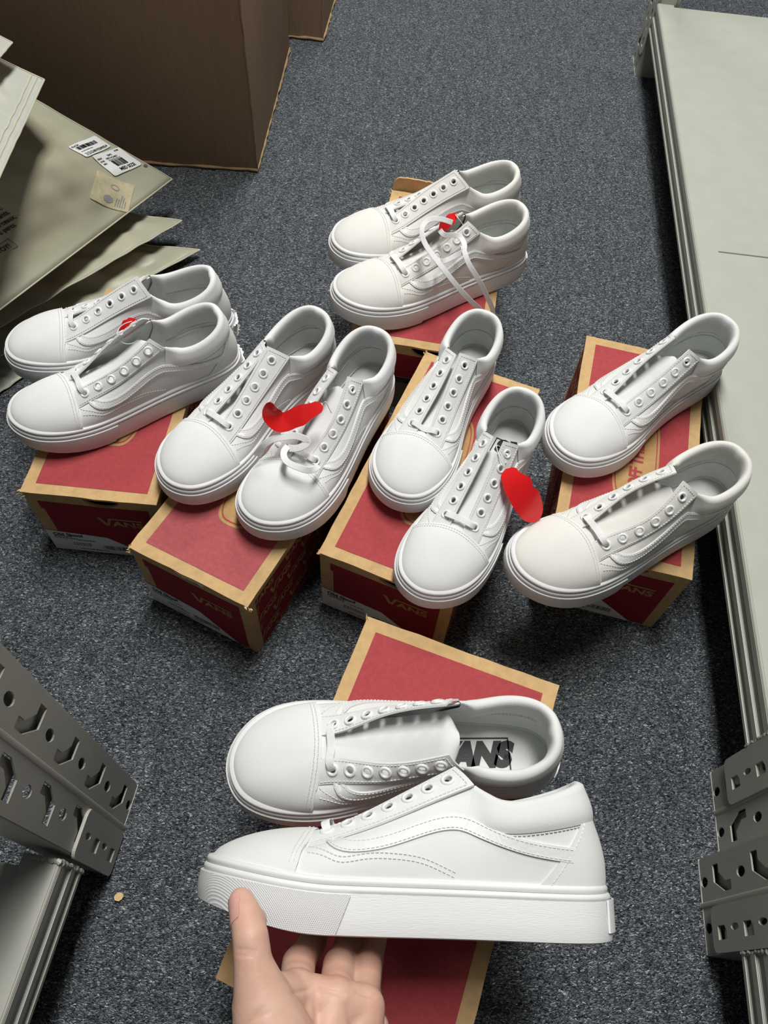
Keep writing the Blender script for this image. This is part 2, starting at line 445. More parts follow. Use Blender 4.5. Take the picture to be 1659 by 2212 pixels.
# ------------------------------------------------------------------ big cartons
def carton(name, label, C, h, lean, seed):
    """C: four floor corners (counter-clockwise from front-left), slightly slumped walls"""
    root = thing(name, label, 'carton', (*C[1], 0))
    rng = random.Random(seed)
    o = np.array([*C[1], 0]); C3 = [np.array([x, y, 0.]) - o for x, y in C]
    T3 = [c + np.array([lx, ly, h]) for c, (lx, ly) in zip(C3, lean)]
    names = ('front_panel', 'side_panel', 'back_panel', 'side_panel')
    for k in range(4):
        a, b, c, d = C3[k], C3[(k + 1) % 4], T3[(k + 1) % 4], T3[k]
        n = np.cross(b - a, d - a); n /= np.linalg.norm(n)
        nu, nv = 13, 13; P = np.zeros((nu, nv, 3))
        for i in range(nu):
            for j in range(nv):
                s, t = i / (nu - 1), j / (nv - 1)
                q = (a * (1 - s) + b * s) * (1 - t) + (d * (1 - s) + c * s) * t
                bul = .010 * math.sin(math.pi * s) * math.sin(math.pi * min(1, t * 1.1)) + .002 * math.sin(9 * s + k) * math.sin(7 * t)
                P[i, j] = q + n * bul * (1 if k < 2 else .3)
        N = np.broadcast_to(n, P.shape)
        V, F = thicken(P.reshape(-1, 3), N.reshape(-1, 3), grid_faces(nu, nv), 0, .004)
        mk(names[k], V, F, M['carton'], root)
    V, F = thicken(np.array([t * .998 for t in T3]), np.tile([0, 0, 1.], (4, 1)), [(0, 1, 2, 3)], 0, .004); mk('top_panel', V, F, M['carton'], root, smooth=False)
    V, F = thicken(np.array([c + np.array([0, 0, .004]) for c in C3]), np.tile([0, 0, 1.], (4, 1)), [(0, 1, 2, 3)], 0, .004); mk('bottom_panel', V, F, M['carton'], root, smooth=False)
    # crushed, paler edge along the bottom and the front corner
    for a, b in ((C3[0], C3[1]), (C3[1], C3[2])):
        P = [a + (b - a) * t + np.array([rng.uniform(-.0015, .0015), rng.uniform(-.002, .0005), .004 + rng.uniform(0, .002)]) for t in np.linspace(0.0, 1.0, 40)]
        V, F = tube_vf(P, [rng.uniform(.0015, .0036) for _ in P], 6); mk('crushed_edge', V, F, M['carton_edge'], root)
    P = [C3[1] + (T3[1] - C3[1]) * t + np.array([rng.uniform(-.001, .001), -.0005, 0]) for t in np.linspace(0, 1, 40)]
    V, F = tube_vf(P, [rng.uniform(.001, .002) for _ in P], 6); mk('crease', V, F, M['carton'], root)
    return root
carton('cardboard_carton', 'big plain brown cardboard carton at the top left behind the plastic bags', [(-1.05, 1.235), (-.286, 1.258), (-.2905, 1.705), (-1.06, 1.70)], .62, [(0, -.05), (.012, -.06), (0, .0), (0, 0)], 5)
carton('cardboard_carton', 'smaller looking brown carton at the top, only its lower corner showing behind the big one', [(-.75, 1.765), (-.2234, 1.7553), (-.2130, 2.16), (-.75, 2.2)], .6, [(0, 0), (0, -.02), (0, 0), (0, 0)], 8)

# ------------------------------------------------------------------ shoe boxes
def band_logo(h):
    """V whose right arm runs on as a bar above A N S; unit height h, returns list of (V,F) flat meshes, width about 3.2 h"""
    t = .27 * h; W = 3.3 * h
    polys = [[(0, h), (t * 1.15, h), (.62 * h, t * .9), (.86 * h, h), (W, h), (W, h - .17 * h), (1.02 * h, h - .17 * h), (.76 * h, 0), (.47 * h, 0)]]
    out = [plate_vf(p, [], 0) for p in polys]
    V, F = text_vf('ANS', 1.0, .035, 0, 0, 'LEFT', 1.02)
    xs = [v[0] for v in V]; ys = [v[1] for v in V]; x0, x1, y0, y1 = min(xs), max(xs), min(ys), max(ys)
    out.append(([(1.0 * h + (x - x0) / (x1 - x0) * (W - 1.0 * h), (y - y0) / (y1 - y0) * .70 * h, 0) for x, y, z in V], F))
    return out
def joined(parts):
    V = []; F = []
    for v, f in parts:
        b = len(V); V += v; F += [tuple(i + b for i in q) for q in f]
    return V, F
LOGO = joined(band_logo(1.0))
# keep the plates upward facing
def face_up(V, F):
    out = []
    for f in F:
        a, b, c = (np.array(V[f[k]]) for k in range(3))
        out.append(tuple(f) if np.cross(b - a, c - a)[2] >= 0 else tuple(reversed(f)))
    return out
LOGO = (LOGO[0], face_up(*LOGO))

def flat(name, V2, F, mapf, mat, parent, label=None):
    return mk(name, [mapf(x, y) for x, y, *_ in V2], face_up([(x, y, 0) for x, y, *_ in V2], F), mat, parent, smooth=False, label=label)

def barcode(x0, y0, wd, h, seed):
    rng = random.Random(seed); V = []; F = []; x = x0
    while x < x0 + wd:
        b = rng.choice((.0004, .0007, .0011)); k = len(V)
        V += [(x, y0, 0), (x + b, y0, 0), (x + b, y0 + h, 0), (x, y0 + h, 0)]; F.append((k, k + 1, k + 2, k + 3)); x += b + rng.choice((.0004, .0007, .001))
    return V, F
def shifted(VF, dx, dy, s=1):
    return [(x * s + dx, y * s + dy, 0) for x, y, *_ in VF[0]], VF[1]
def textlines(x, y, n, wd, seed, h=.0016, gap=.0036):
    """tiny illegible print lines"""
    rng = random.Random(seed); V = []; F = []
    for i in range(n):
        xx = x; end = x + wd * rng.uniform(.6, 1)
        while xx < end:
            b = rng.uniform(.0012, .004); k = len(V); yy = y - i * gap
            V += [(xx, yy, 0), (xx + b, yy, 0), (xx + b, yy + h, 0), (xx, yy + h, 0)]; F.append((k, k + 1, k + 2, k + 3)); xx += b + .0009
    return V, F

BH = .126
_side = {}
def side_pattern(L, H):
    """rows of slanted lettering, clipped to the print area; flat mesh in (x,y)"""
    if (L, H) in _side: return _side[(L, H)]
    bm = bmesh.new(); h = .0145
    V0, F0 = LOGO
    for r in range(-1, 8):
        for c in range(-2, 8):
            ox = c * .066 + (r % 2) * .033 - .03; oy = r * .0215 - .004 + 0
            sh = .18
            vs = [bm.verts.new((ox + (x + sh * y) * h * .92, oy + y * h + (ox * .0), 0)) for x, y, *_ in V0]
            for f in F0:
                try: bm.faces.new([vs[i] for i in f])
                except ValueError: pass
    bmesh.ops.rotate(bm, verts=bm.verts[:], cent=(0, 0, 0), matrix=Matrix.Rotation(math.radians(0), 3, 'Z'))
    m = .0125
    for co, no in (((m, 0, 0), (-1, 0, 0)), ((L - m, 0, 0), (1, 0, 0)), ((0, .006, 0), (0, -1, 0)), ((0, H - m, 0), (0, 1, 0))):
        bmesh.ops.bisect_plane(bm, geom=bm.verts[:] + bm.edges[:] + bm.faces[:], plane_co=co, plane_no=no, clear_outer=True)
    bm.verts.index_update()
    V = [tuple(v.co) for v in bm.verts]; F = [tuple(v.index for v in f.verts) for f in bm.faces]; bm.free()
    _side[(L, H)] = (V, F); return _side[(L, H)]

def skateboard(a, b):
    """rounded emblem outline, longer tail at one end"""
    P = []
    for k in range(48):
        th = 2 * math.pi * k / 48; c, s = math.cos(th), math.sin(th)
        x = a * (abs(c) ** .75) * (1 if c >= 0 else -1); y = b * (abs(s) ** .62) * (1 if s >= 0 else -1) * (1 - .12 * c)
        P.append((x, y))
    return P

def shoe_box(label, x, y, deg, L, W, H=BH, front='plain', fray=(), emblem=True, seed=0, torn_back=False):
    root = thing('shoe_box', label, 'box', (x, y, 0), (0, 0, math.radians(deg)), 'red shoe boxes on the carpet')
    t = .003; hx, hy = W / 2, L / 2; rng = random.Random(seed)
    def wallmesh(name, pts, thick_dir, mat=M['kraft'], holes=()):
        pass
    zt = H - t - .0003
    # front wall with thumb notch
    nr, ndp = .021, .0140; cxn = .012 if front != 'tissue' else 0
    notch = [(cxn + nr * math.cos(math.pi * k / 12), zt - ndp * math.sin(math.pi * k / 12)) for k in range(13)]
    V, F = plate_vf([(-hx, 0), (hx, 0), (hx, zt)] + notch + [(-hx, zt)], [], t)
    fr = mk('front_wall', [(a, -hy + t / 2 + c, b) for a, b, c in V], [tuple(reversed(f)) for f in F], M['kraft'], root, smooth=False)
    V, F = plate_vf([(-hx, 0), (hx, 0), (hx, zt), (-hx, zt)], [], t)
    mk('back_wall', [(a, hy - t / 2 + c, b) for a, b, c in V], [tuple(reversed(f)) for f in F], M['kraft'], root, smooth=False)
    sides = []
    for s in (-1, 1):
        sides.append(MB().box(*sorted((s * hx, s * (hx - t))), -hy + t, hy - t, 0, zt).build('side_wall', M['kraft'], root))
    MB().box(-hx + t, hx - t, -hy + t, hy - t, 0.0005, t).build('base', M['kraft'], root)
    # hinged lid: plate with soft, slightly wavy edges
    nu, nv = 12, 20; P = np.zeros((nu, nv, 3))
    for i in range(nu):
        for j in range(nv):
            a, b = -1 + 2 * i / (nu - 1), -1 + 2 * j / (nv - 1)
            e = max(abs(a), abs(b)) > .97
            P[i, j] = (a * (hx + .0010) + (rng.uniform(-.0005, .0005) if e else 0), b * (hy + .0012) + (rng.uniform(-.0006, .0006) if e else 0), H + (rng.uniform(-.0005, .0003) if e else 0))
    V, F = thicken(P.reshape(-1, 3), np.tile([0, 0, 1.], (nu * nv, 1)), grid_faces(nu, nv), 0, t)
    lid = mk('lid', V, F, M['kraft'], root)
    m = .0125; z = H + .0004
    def top(x_, y_): return (x_, y_, z)
    V, F = thicken(np.array([(-hx + m, -hy + m, z), (hx - m, -hy + m, z), (hx - m, hy - m, z), (-hx + m, hy - m, z)]), np.tile([0, 0, 1.], (4, 1)), [(0, 1, 2, 3)], 0, .0004)
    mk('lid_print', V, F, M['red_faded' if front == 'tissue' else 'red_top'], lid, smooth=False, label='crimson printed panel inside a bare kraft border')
    if emblem:
        a_, b_ = .086, .0265
        E = skateboard(a_, b_); sx_ = .0045
        def tm(u, v, dz): return (sx_ - v, u - .007, z + dz)
        V, F = plate_vf(E, [], 0); V = [tm(a, b, .0003) for a, b, c in V]; mk('lid_emblem', V, face_up([(v[0], v[1], 0) for v in V], F), M['print_kraft'], lid, smooth=False)
        ring = plate_vf([(p[0] * .955, p[1] * .90) for p in E], [[(p[0] * .935, p[1] * .855) for p in E]], 0)
        tx = text_vf('OFF THE WALL', .030, .0012, 0, 0, 'CENTER', .95); tl = max(v[0] for v in tx[0])
        V2, F2 = joined([ring, ([(a * .058 / tl, b * .68 - .0075, 0) for a, b, c in tx[0]], tx[1])])
        V = [tm(a, b, .0006) for a, b, *_ in V2]; mk('emblem_lettering', V, face_up([(v[0], v[1], 0) for v in V], F2), M['red_top'], lid, smooth=False, label='red OFF THE WALL lettering')
    # front print, lettering and sticker
    yf = -hy - .0003
    def fm(dy):
        return lambda a, b: (a, yf - dy, b)
    notch2 = [(cxn + (nr + .001) * math.cos(math.pi * k / 12), zt - (ndp + .001) * math.sin(math.pi * k / 12)) for k in range(13)]
    topz = H - .0165
    if zt - ndp - .001 < topz:
        nn = [(a, b) for a, b in notch2 if b < topz]
        outer = [(-hx + .016, .003), (hx - m, .003), (hx - m, topz)] + nn + [(-hx + m, topz), (-hx + m, topz - .014), (-hx + .016, topz - .016)]
    else: outer = [(-hx + .016, .003), (hx - m, .003), (hx - m, topz), (-hx + m, topz)]
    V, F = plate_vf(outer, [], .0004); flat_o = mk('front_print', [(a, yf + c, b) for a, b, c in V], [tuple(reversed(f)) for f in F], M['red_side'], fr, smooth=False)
    lw = .053 if W < .18 else .066
    V, F = shifted(LOGO, hx - m - .012 - lw, H * .56, lw / 3.3)
    flat('front_lettering', V, F, fm(.0006), M['print_kraft'], fr, label='kraft coloured brand lettering')
    if front in ('label', 'tissue'):
        st = [(-hx + .001, .0025), (hx * .62, .0025), (-.001, .040), (-hx + .001, .046)]
        V, F = plate_vf(st, [], .0004); mk('size_sticker', [(a, yf - .0006 + c, b) for a, b, c in V], [tuple(reversed(f)) for f in F], M['sticker'], fr, smooth=False, label='white size sticker')
        parts = [shifted(text_vf('Old Skool', .0088, .0003), -hx + .008, .036), barcode(-.012, .012, .034, .009, seed), textlines(-hx + .008, .0335, 2, .03, seed), textlines(-.040, .028, 1, .02, seed + 1), textlines(-.048, .020, 2, .03, seed + 2), textlines(-.042, .0075, 1, .05, seed + 3)]
        V, F = joined(parts); flat('sticker_print', V, F, fm(.0010), M['black_print'], fr)
    if front == 'dark':
        V, F = plate_vf([(-hx + .004, .004), (hx - .018, .004), (hx - .018, .066), (-hx + .004, .066)], [], .0004)
        mk('size_sticker', [(a, yf - .0006 + c, b) for a, b, c in V], [tuple(reversed(f)) for f in F], M['grey_print'], fr, smooth=False, label='dark grey size sticker with black header')
        V, F = plate_vf([(-hx + .004, .056), (hx - .018, .056), (hx - .018, .066), (-hx + .004, .066)], [], .0004)
        hd = mk('sticker_header', [(a, yf - .001 + c, b) for a, b, c in V], [tuple(reversed(f)) for f in F], M['black_print'], fr, smooth=False)
        V, F = joined([shifted(text_vf('Old Skool', .0092, .0002), -.072, .0583)])
        flat('sticker_print', V, F, fm(.0014), M['sticker'], fr)
    if front == 'tissue':
        nu, nv = 10, 6; P = np.zeros((nu, nv, 3))
        for i in range(nu):
            for j in range(nv):
                P[i, j] = (cxn - .0205 + .041 * i / (nu - 1), -hy + .0045 - .004 * math.sin(math.pi * j / (nv - 1)) + rng.uniform(-.001, .001), zt - .0140 + .0130 * j / (nv - 1) + rng.uniform(-.0008, .0008))
        V, F = thicken(P.reshape(-1, 3), np.tile([0, -1., 0], (nu * nv, 1)), grid_faces(nu, nv), 0, .0006)
        mk('tissue_paper', V, F, M['tissue'], root, label='white tissue paper showing in the thumb hole')
    # printed long sides
    V, F = side_pattern(L, H)
    for s, sw in zip((-1, 1), sides):
        X = s * (hx + .0004)
        pm = (lambda a, b, X=X: (X, -hy + a, b)) if s > 0 else (lambda a, b, X=X: (X, hy - a, b))
        q = [(m, .003), (L - m, .003), (L - m, H - m), (m, H - m)]
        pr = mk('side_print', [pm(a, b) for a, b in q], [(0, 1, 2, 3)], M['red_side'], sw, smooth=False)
        X2 = s * (hx + .0008); pm2 = (lambda a, b: (X2, -hy + a, b)) if s > 0 else (lambda a, b: (X2, hy - a, b))
        mk('side_lettering', [pm2(a, b) for a, b, c in V], F, M['print_kraft'], sw, smooth=False, label='rows of kraft coloured brand lettering')
    # frayed corners
    for cx, cy in fray:
        V = []; F = []
        for k in range(9):
            c = np.array([cx * hx, cy * hy, H - rng.uniform(0, .008)]) + np.array([rng.uniform(-.003, .003), rng.uniform(-.003, .003), 0])
            d = np.array([cx * rng.uniform(.2, 1), cy * rng.uniform(.2, 1), rng.uniform(-.3, .9)]); d *= rng.uniform(.002, .0055) / np.linalg.norm(d)
            s = np.cross(d, [rng.uniform(-1, 1), rng.uniform(-1, 1), rng.uniform(-1, 1)]); s *= .0017 / max(1e-6, np.linalg.norm(s)); n = np.cross(d, s); n *= .0007 / np.linalg.norm(n)
            b = len(V); V += [c - s - n, c + s - n, c + n, c + d]; F += [(b, b + 1, b + 3), (b + 1, b + 2, b + 3), (b + 2, b, b + 3), (b, b + 2, b + 1)]
        mk('frayed_corner', V, F, M['kraft_fray'], root)
    if torn_back:
        nu, nv = 30, 4; P = np.zeros((nu, nv, 3))
        for i in range(nu):
            s = i / (nu - 1)
            for j in range(nv):
                hh = .030 * (j / (nv - 1)) * (min(1, s * 4 + .75)); P[i, j] = (-hx + W * .62 * s, hy + .0035 + .002 * math.sin(s * 5) + .003 * j / 3, H - .012 + hh + (rng.uniform(-.0015, .0008) if j == nv - 1 else 0))
        V, F = thicken(P.reshape(-1, 3), np.tile([0, -1., 0], (nu * nv, 1)), grid_faces(nu, nv), 0, .003); mk('back_flap', V, F, M['kraft'], root, label='raised plain kraft flap with a torn corner')
    return root

shoe_box('red shoe box under the leftmost pair of sneakers, white sticker on its front', -.3261, .6077, -.84, .333, .151, front='label', seed=1, fray=((-1, -1),))
shoe_box('red shoe box with white tissue showing in the thumb hole, second from the left', -.1363, .5082, -22.7, .330, .148, front='tissue', seed=2, fray=((-1, -1), (1, -1)))
shoe_box('red shoe box under the middle pair of sneakers, third from the left', .0587, .5296, -18.2, .327, .154, front='label', seed=3, fray=((-1, -1), (-1, 1)))
shoe_box('farthest red shoe box with a raised torn kraft flap at its back', .0433, .8790, -6, .325, .181, front='dark', seed=4, fray=((-1, 1), (-1, -1)), torn_back=True)
shoe_box('red shoe box beside the long grey rack, OFF THE WALL emblem showing on its lid', .2955, .5847, -11.1, .338, .154, front='label', seed=5)
shoe_box('nearest and widest red shoe box under the held sneaker', .0427, .1372, -16.3, .335, .200, front='label', seed=6, fray=((-1, 1),))

# ------------------------------------------------------------------ sneakers
# unit shoe: heel at x=0, toe at x=.285, sole on z=0, medial side +y (right foot); left feet are mirrored
_OUT = np.array([(0, 0), (.004, -.014), (.015, -.0255), (.035, -.0325), (.065, -.0355), (.10, -.038), (.135, -.0425), (.165, -.047), (.195, -.0495), (.22, -.049), (.245, -.044), (.265, -.033), (.279, -.016), (.285, .004),
                 (.2825, .020), (.273, .035), (.257, .0445), (.235, .0495), (.21, .050), (.18, .0455), (.15, .0385), (.12, .0335), (.09, .0315), (.06, .0315), (.033, .0305), (.014, .0245), (.004, .013), (0, 0)])
def _outline():
    P = np.vstack([_OUT[-4:-1], _OUT, _OUT[1:4]])
    d = np.r_[0, np.cumsum(np.linalg.norm(np.diff(P, axis=0), axis=1))]
    f = ncubic(d, P); k0 = d[3]; k1 = d[3 + 13]; k2 = d[3 + 27]
    def half(a, b, n=600):
        t = np.linspace(a, b, n); Q = f(t); s = np.r_[0, np.cumsum(np.linalg.norm(np.diff(Q, axis=0), axis=1))]
        return np.interp(np.linspace(0, s[-1], 500), s, t)
    T = np.r_[half(k0, k1)[:-1], half(k1, k2)]; p = np.linspace(0, 1, len(T))
    return lambda q: f(np.interp(np.mod(q, 1.0), p, T))
OUTL = _outline()
def outl(p, inset=0.0):
    p = np.asarray(p, float); e = 1e-3; Q = OUTL(p); d = OUTL(p + e) - OUTL(p - e); d /= np.linalg.norm(d, axis=-1, keepdims=True)
    nrm = np.stack([d[..., 1], -d[..., 0]], -1)          # outward for this winding
    c = np.array([.14, 0]); s = np.sign(np.sum((Q - c) * nrm, -1, keepdims=True))
    return Q - nrm * s * inset
zfox = lambda x: .0335 + .0075 * smooth(x, .185, .285)
zbot = lambda x: .0135 * smooth(x, .19, .290) ** 1.15
def Bf(p):
    q = outl(p, .0048); k = smooth(q[..., 0], .19, .27); p = np.asarray(p, float)
    q = q + (outl(p, .0078) - q) * k[..., None]; return np.concatenate([q, (zfox(q[..., 0]) - .001)[..., None]], -1)

class Shape:
    """upper of one sneaker; g = half gap of the throat at (top, middle, bottom), per side offsets allowed"""
    def __init__(s, gl=(.010, .010, .008), gm=(.010, .010, .008), lift=(0.0, 0.0)):
        def side(sg, g):
            dz = lift[0] if sg < 0 else lift[1]
            ein = spline_pts([(.107, sg * g[0], .1055 + dz), (.155, sg * g[1], .0800 + dz * .7), (.200, sg * g[2], .0595), (.211, sg * g[2], .0565)], 60)
            eo = spline_pts([(.0945, sg * (.020 + .55 * max(0, g[0] - .006)), .0930), (.125, sg * (.0205 + .40 * g[1]), .0800), (.160, sg * (.0225 + .40 * g[1]), .0650), (.200, sg * .0275, .0515), (.212, sg * .0280, .0480)], 60)
            return ein, eo
        s.EinL, s.EoL = side(-1, gl); s.EinM, s.EoM = side(1, gm)
        def collar(eo, sg):
            return ncubic([0, .035, .075, .115, .155, .19], [(.0165, 0, .0985), (.0195, sg * .0145, .0972), (.034, sg * .0280, .0915), (.056, sg * .0325, .0850), (.078, sg * .0295, .0838), tuple(eo[0])])
        def throat(ein, eo, sg):
            q = eo + (ein - eo) * .16; q = q - np.array([0, 0, .0012]); k = np.linspace(.19, .36, len(q))
            last = q[np.searchsorted(q[:, 0], .204)]
            sel = q[:, 0] <= .204; qq = resample(q[sel], 40); tt = np.linspace(.19, .36, 40)
            end = ncubic([.36, .40, .45, .5], [tuple(qq[-1]), (.2005, sg * .0185, .0535), (.1975, sg * .0090, .0575), (.196, 0, .0590)])
            return tt, qq, end
        s.cl, s.cm = collar(s.EoL, -1), collar(s.EoM, 1)
        s.tl, s.tm = throat(s.EinL, s.EoL, -1), throat(s.EinM, s.EoM, 1)
    def T(s, p):
        p = np.mod(np.asarray(p, float), 1.0); shp = p.shape; p = p.ravel(); out = np.zeros((len(p), 3)); ph = np.minimum(p, 1 - p)
        for med, (c, (tt, qq, end)) in ((False, (s.cl, s.tl)), (True, (s.cm, s.tm))):
            m = (p > .5) == med
            a = m & (ph <= .19); out[a] = c(ph[a])
            b = m & (ph > .19) & (ph <= .36)
            for k in range(3): out[b, k] = np.interp(ph[b], tt, qq[:, k])
            e = m & (ph > .36); out[e] = end(ph[e])
        return out.reshape(shp + (3,))
    def S(s, p, v):
        p = np.asarray(p, float); v = np.asarray(v, float)[..., None]
        B, T = Bf(p), s.T(p); ph = np.minimum(np.mod(p, 1), 1 - np.mod(p, 1))
        wt = smooth(ph, .27, .43)[..., None]; wa = (1 - smooth(ph, .15, .24))[..., None]
        out2 = B[..., :2] - outl(p, .0148); out2 /= np.linalg.norm(out2, axis=-1, keepdims=True)
        O = np.concatenate([out2, np.zeros_like(out2[..., :1])], -1); U = np.array([0, 0, 1.])
        h = (T - B)[..., 2:3]; hor = (B - T) * np.array([1, 1, 0])
        hm = smooth(ph, 0, .10)[..., None]
        C1 = B + U * ((1 - wt) * (.42 * h) + wt * .0085) + O * ((1 - wt) * (.0022 + .0018 * (1 - hm)) - wt * .0040)
        C2s = T + hor * .62 - U * .25 * h
        C2a = T - U * .34 * h + O * .0012
        C2t = T + hor * .50 + U * .0030
        C2 = wt * C2t + (1 - wt) * (wa * C2a + (1 - wa) * C2s)
        return (1 - v)**3 * B + 3 * (1 - v)**2 * v * C1 + 3 * (1 - v) * v * v * C2 + v**3 * T
    def SN(s, p, v, off=0.0):
        e = 1.5e-3
        p = np.asarray(p, float); v = np.asarray(v, float)
        v0 = np.clip(v - e, 0, 1); v1 = np.clip(v + e, 0, 1)
        n = np.cross(s.S(p + e, v) - s.S(p - e, v), s.S(p, v1) - s.S(p, v0))
        n /= np.maximum(np.linalg.norm(n, axis=-1, keepdims=True), 1e-12)
        q = s.S(p, v); c = np.array([.13, 0, .03])
        sg = np.sign(np.sum(n * (q - c), -1, keepdims=True)); sg = np.where(sg == 0, 1, sg); n = n * sg
        return q + n * np.asarray(off)[..., None] if np.ndim(off) else q + n * off, n

xseam = lambda y: .2055 + .0075 * np.minimum(1, (np.abs(y) / .048)) ** 1.6

def build_sneaker(root, side, nE, shp, canvas, lace_mode='plain', heel_rag=False):
    MS = 1 if side == 'R' else -1
    mir = np.array([1, MS, 1.])
    def add(name, V, F, mat, parent=root, smooth_=True, angle=45, label=None):
        V = np.asarray(V, float) * mir
        if MS < 0: F = [tuple(reversed(f)) for f in F]
        return mk(name, V, F, mat, parent, smooth_, angle, label)
    def patch(name, P, N, mat, t_out, t_in, closed=False, label=None, flip=None, parent=root):
        nu, nv = P.shape[:2]; F = grid_faces(nu, nv, closed)
        a, b, c = (P.reshape(-1, 3)[i] for i in F[len(F) // 2][:3]); nn = N.reshape(-1, 3)[F[len(F) // 2][0]]
        if np.dot(np.cross(b - a, c - a), nn) < 0: F = [tuple(reversed(f)) for f in F]
        V, F = thicken(P.reshape(-1, 3), N.reshape(-1, 3), F, t_out, t_in)
        return add(name, V, F, mat, parent, label=label)
    stitch = []           # (points, normals)
    # --- sole
    n = 120; p = np.arange(n) / n; lev = []
    prof = [(0.0030, 0.0), (0.0004, .0016), (0, .004), (-.0003, .5), (.0002, 1.0)]
    rows = []
    q0 = outl(p, 0); zb = zbot(q0[:, 0]); zt = zfox(q0[:, 0]) - .0088
    for ins, k in ((.0035, 'b0'), (.0008, 'b1'), (.0002, 'b2'), (-.0002, 'm'), (.0006, 't'), (.0040, 't2')):
        q = outl(p, ins); z = {'b0': zb, 'b1': zb + .0010, 'b2': zb + .0040, 'm': (zb + zt) / 2, 't': zt, 't2': zt}[k]
        rows.append(np.concatenate([q, z[:, None]], 1))
    P = np.stack(rows, 1); V = P.reshape(-1, 3); F = grid_faces(n, len(rows), True); F = [tuple(reversed(f)) for f in F] if False else F
    F = F + [tuple(reversed([i * len(rows) for i in range(n)])), tuple(i * len(rows) + len(rows) - 1 for i in range(n))]
    o = add('sole', V, F, M['sidewall'], angle=50)
    # --- foxing stripes: two rounded bands above the side wall
    for z0, z1, ins in ((-.0090, -.0046, .0010), (-.0044, .0002, .0026)):
        rows = []
        for dz, di in ((0, .004), (0, .0006), (.25, -.0003), (.5, -.0006), (.75, -.0003), (1, .0006), (1, .0075)):
            q = outl(p, ins + di); zz = zfox(q0[:, 0]) + z0 + (z1 - z0) * dz; rows.append(np.concatenate([q, zz[:, None]], 1))
        P = np.stack(rows, 1); add('foxing_stripe', P.reshape(-1, 3), grid_faces(n, len(rows), True), M['rubber'], angle=60)
    # --- textured toe bumper
    pa = np.linspace(.300, .700, 70); rows = []
    for k, t in enumerate(np.linspace(0, 1, 7)):
        sl = .020 * (t - .5)
        pp = .5 + (pa - .5) * (1 + sl * 3.2); q = outl(pp, -.0007 - .0009 * math.sin(math.pi * t)); zz0 = zbot(q[:, 0]) + .0012; zz1 = zfox(q[:, 0]) - .0094
        rows.append(np.concatenate([q, (zz0 + (zz1 - zz0) * t)[:, None]], 1))
    P = np.stack(rows, 1); N = np.zeros_like(P); c = np.array([.20, 0])
    d = P[..., :2] - outl(.5 + (pa - .5), .02)[:, None, :]; N[..., :2] = d / np.linalg.norm(d, axis=-1, keepdims=True)
    patch('toe_bumper', P, N, M['bumper'], .0007, .0012)
    # --- heel tab
    pp = np.linspace(-.030, .030, 14); rows = []
    for k, t in enumerate(np.linspace(0, 1, 6)):
        q = outl(pp, -.0005); rows.append(np.concatenate([q, np.full((len(pp), 1), .0060 + .0195 * t)], 1))
    P = np.stack(rows, 1); N = np.zeros_like(P); N[..., 0] = -1
    if heel_rag:
        rg = random.Random(4)
        for i in range(P.shape[0]):
            for j in range(P.shape[1]):
                if j in (0, 5) or i in (0, 13): P[i, j] += np.array([-rg.uniform(0, .004), rg.uniform(-.002, .002), rg.uniform(-.003, .003)])
    patch('heel_tab', P, N, M['rubber'], .0010 if not heel_rag else .0016, .0004)
    # --- quarter (the canvas sides and vamp)
    nu, nv = 168, 22; pq = np.arange(nu) / nu; vq = np.linspace(0, 1, nv); PP, VV = np.meshgrid(pq, vq, indexing='ij')
    Q, N = shp.SN(PP, VV)
    patch('quarter', Q, N, canvas, 0, .0014, closed=True)
    bvh = BVHTree.FromPolygons([tuple(v) for v in Q.reshape(-1, 3)], grid_faces(nu, nv, True))
    def side_pt(x, z, sg):
        h = bvh.ray_cast(Vector((x, sg * .2, z)), Vector((0, -sg, 0)))
        if h[0] is None: return None
        nn = np.array(h[1]); nn = nn * (1 if nn[1] * sg > 0 else -1); return np.array(h[0]), nn
    # --- toe cap
    ps = np.linspace(0, .5, 4001); xs = outl(ps, .0048)
    pl = ps[np.argmax(xs[:, 0] > xseam(xs[:, 1]))]; ps2 = np.linspace(1, .5, 4001); xs2 = outl(ps2, .0048); pm = ps2[np.argmax(xs2[:, 0] > xseam(xs2[:, 1]))]
    na, nb = 70, 22; pa = np.linspace(pl + .0008, pm - .0008, na); vs = np.linspace(0, 1, 200)
    G = shp.S(*np.meshgrid(pa, vs, indexing='ij')); infr = G[..., 0] > xseam(G[..., 1])
    vS = np.array([vs[max(1, (np.argmin(r) if not r.all() else 199) - 0)] for r in infr])
    vS = np.clip(vS, .01, 1)
    PPc = np.repeat(pa[:, None], nb, 1); VVc = vS[:, None] * np.linspace(0, 1, nb)[None, :]
    Q2, N2 = shp.SN(PPc, VVc)
    # slightly softer dome
    patch('toe_cap', Q2, N2, canvas, .0021, .0004)
    # seam stitches, two rows, inside the cap edge
    for off in (.0028, .0058):
        pts = []; nrm = []
        for i in range(na):
            r = G[i]; f = r[:, 0] - xseam(r[:, 1]) - off
            if f[0] <= 0: continue
            k = int(np.argmax(f < 0)) if (f < 0).any() else 199
            qq, n_ = shp.SN(pa[i], vs[k], .0023); pts.append(qq); nrm.append(n_)
        if len(pts) > 4: stitch.append((np.array(pts), np.array(nrm)))
    # --- eyestays with real eyelet holes
    holes = {}
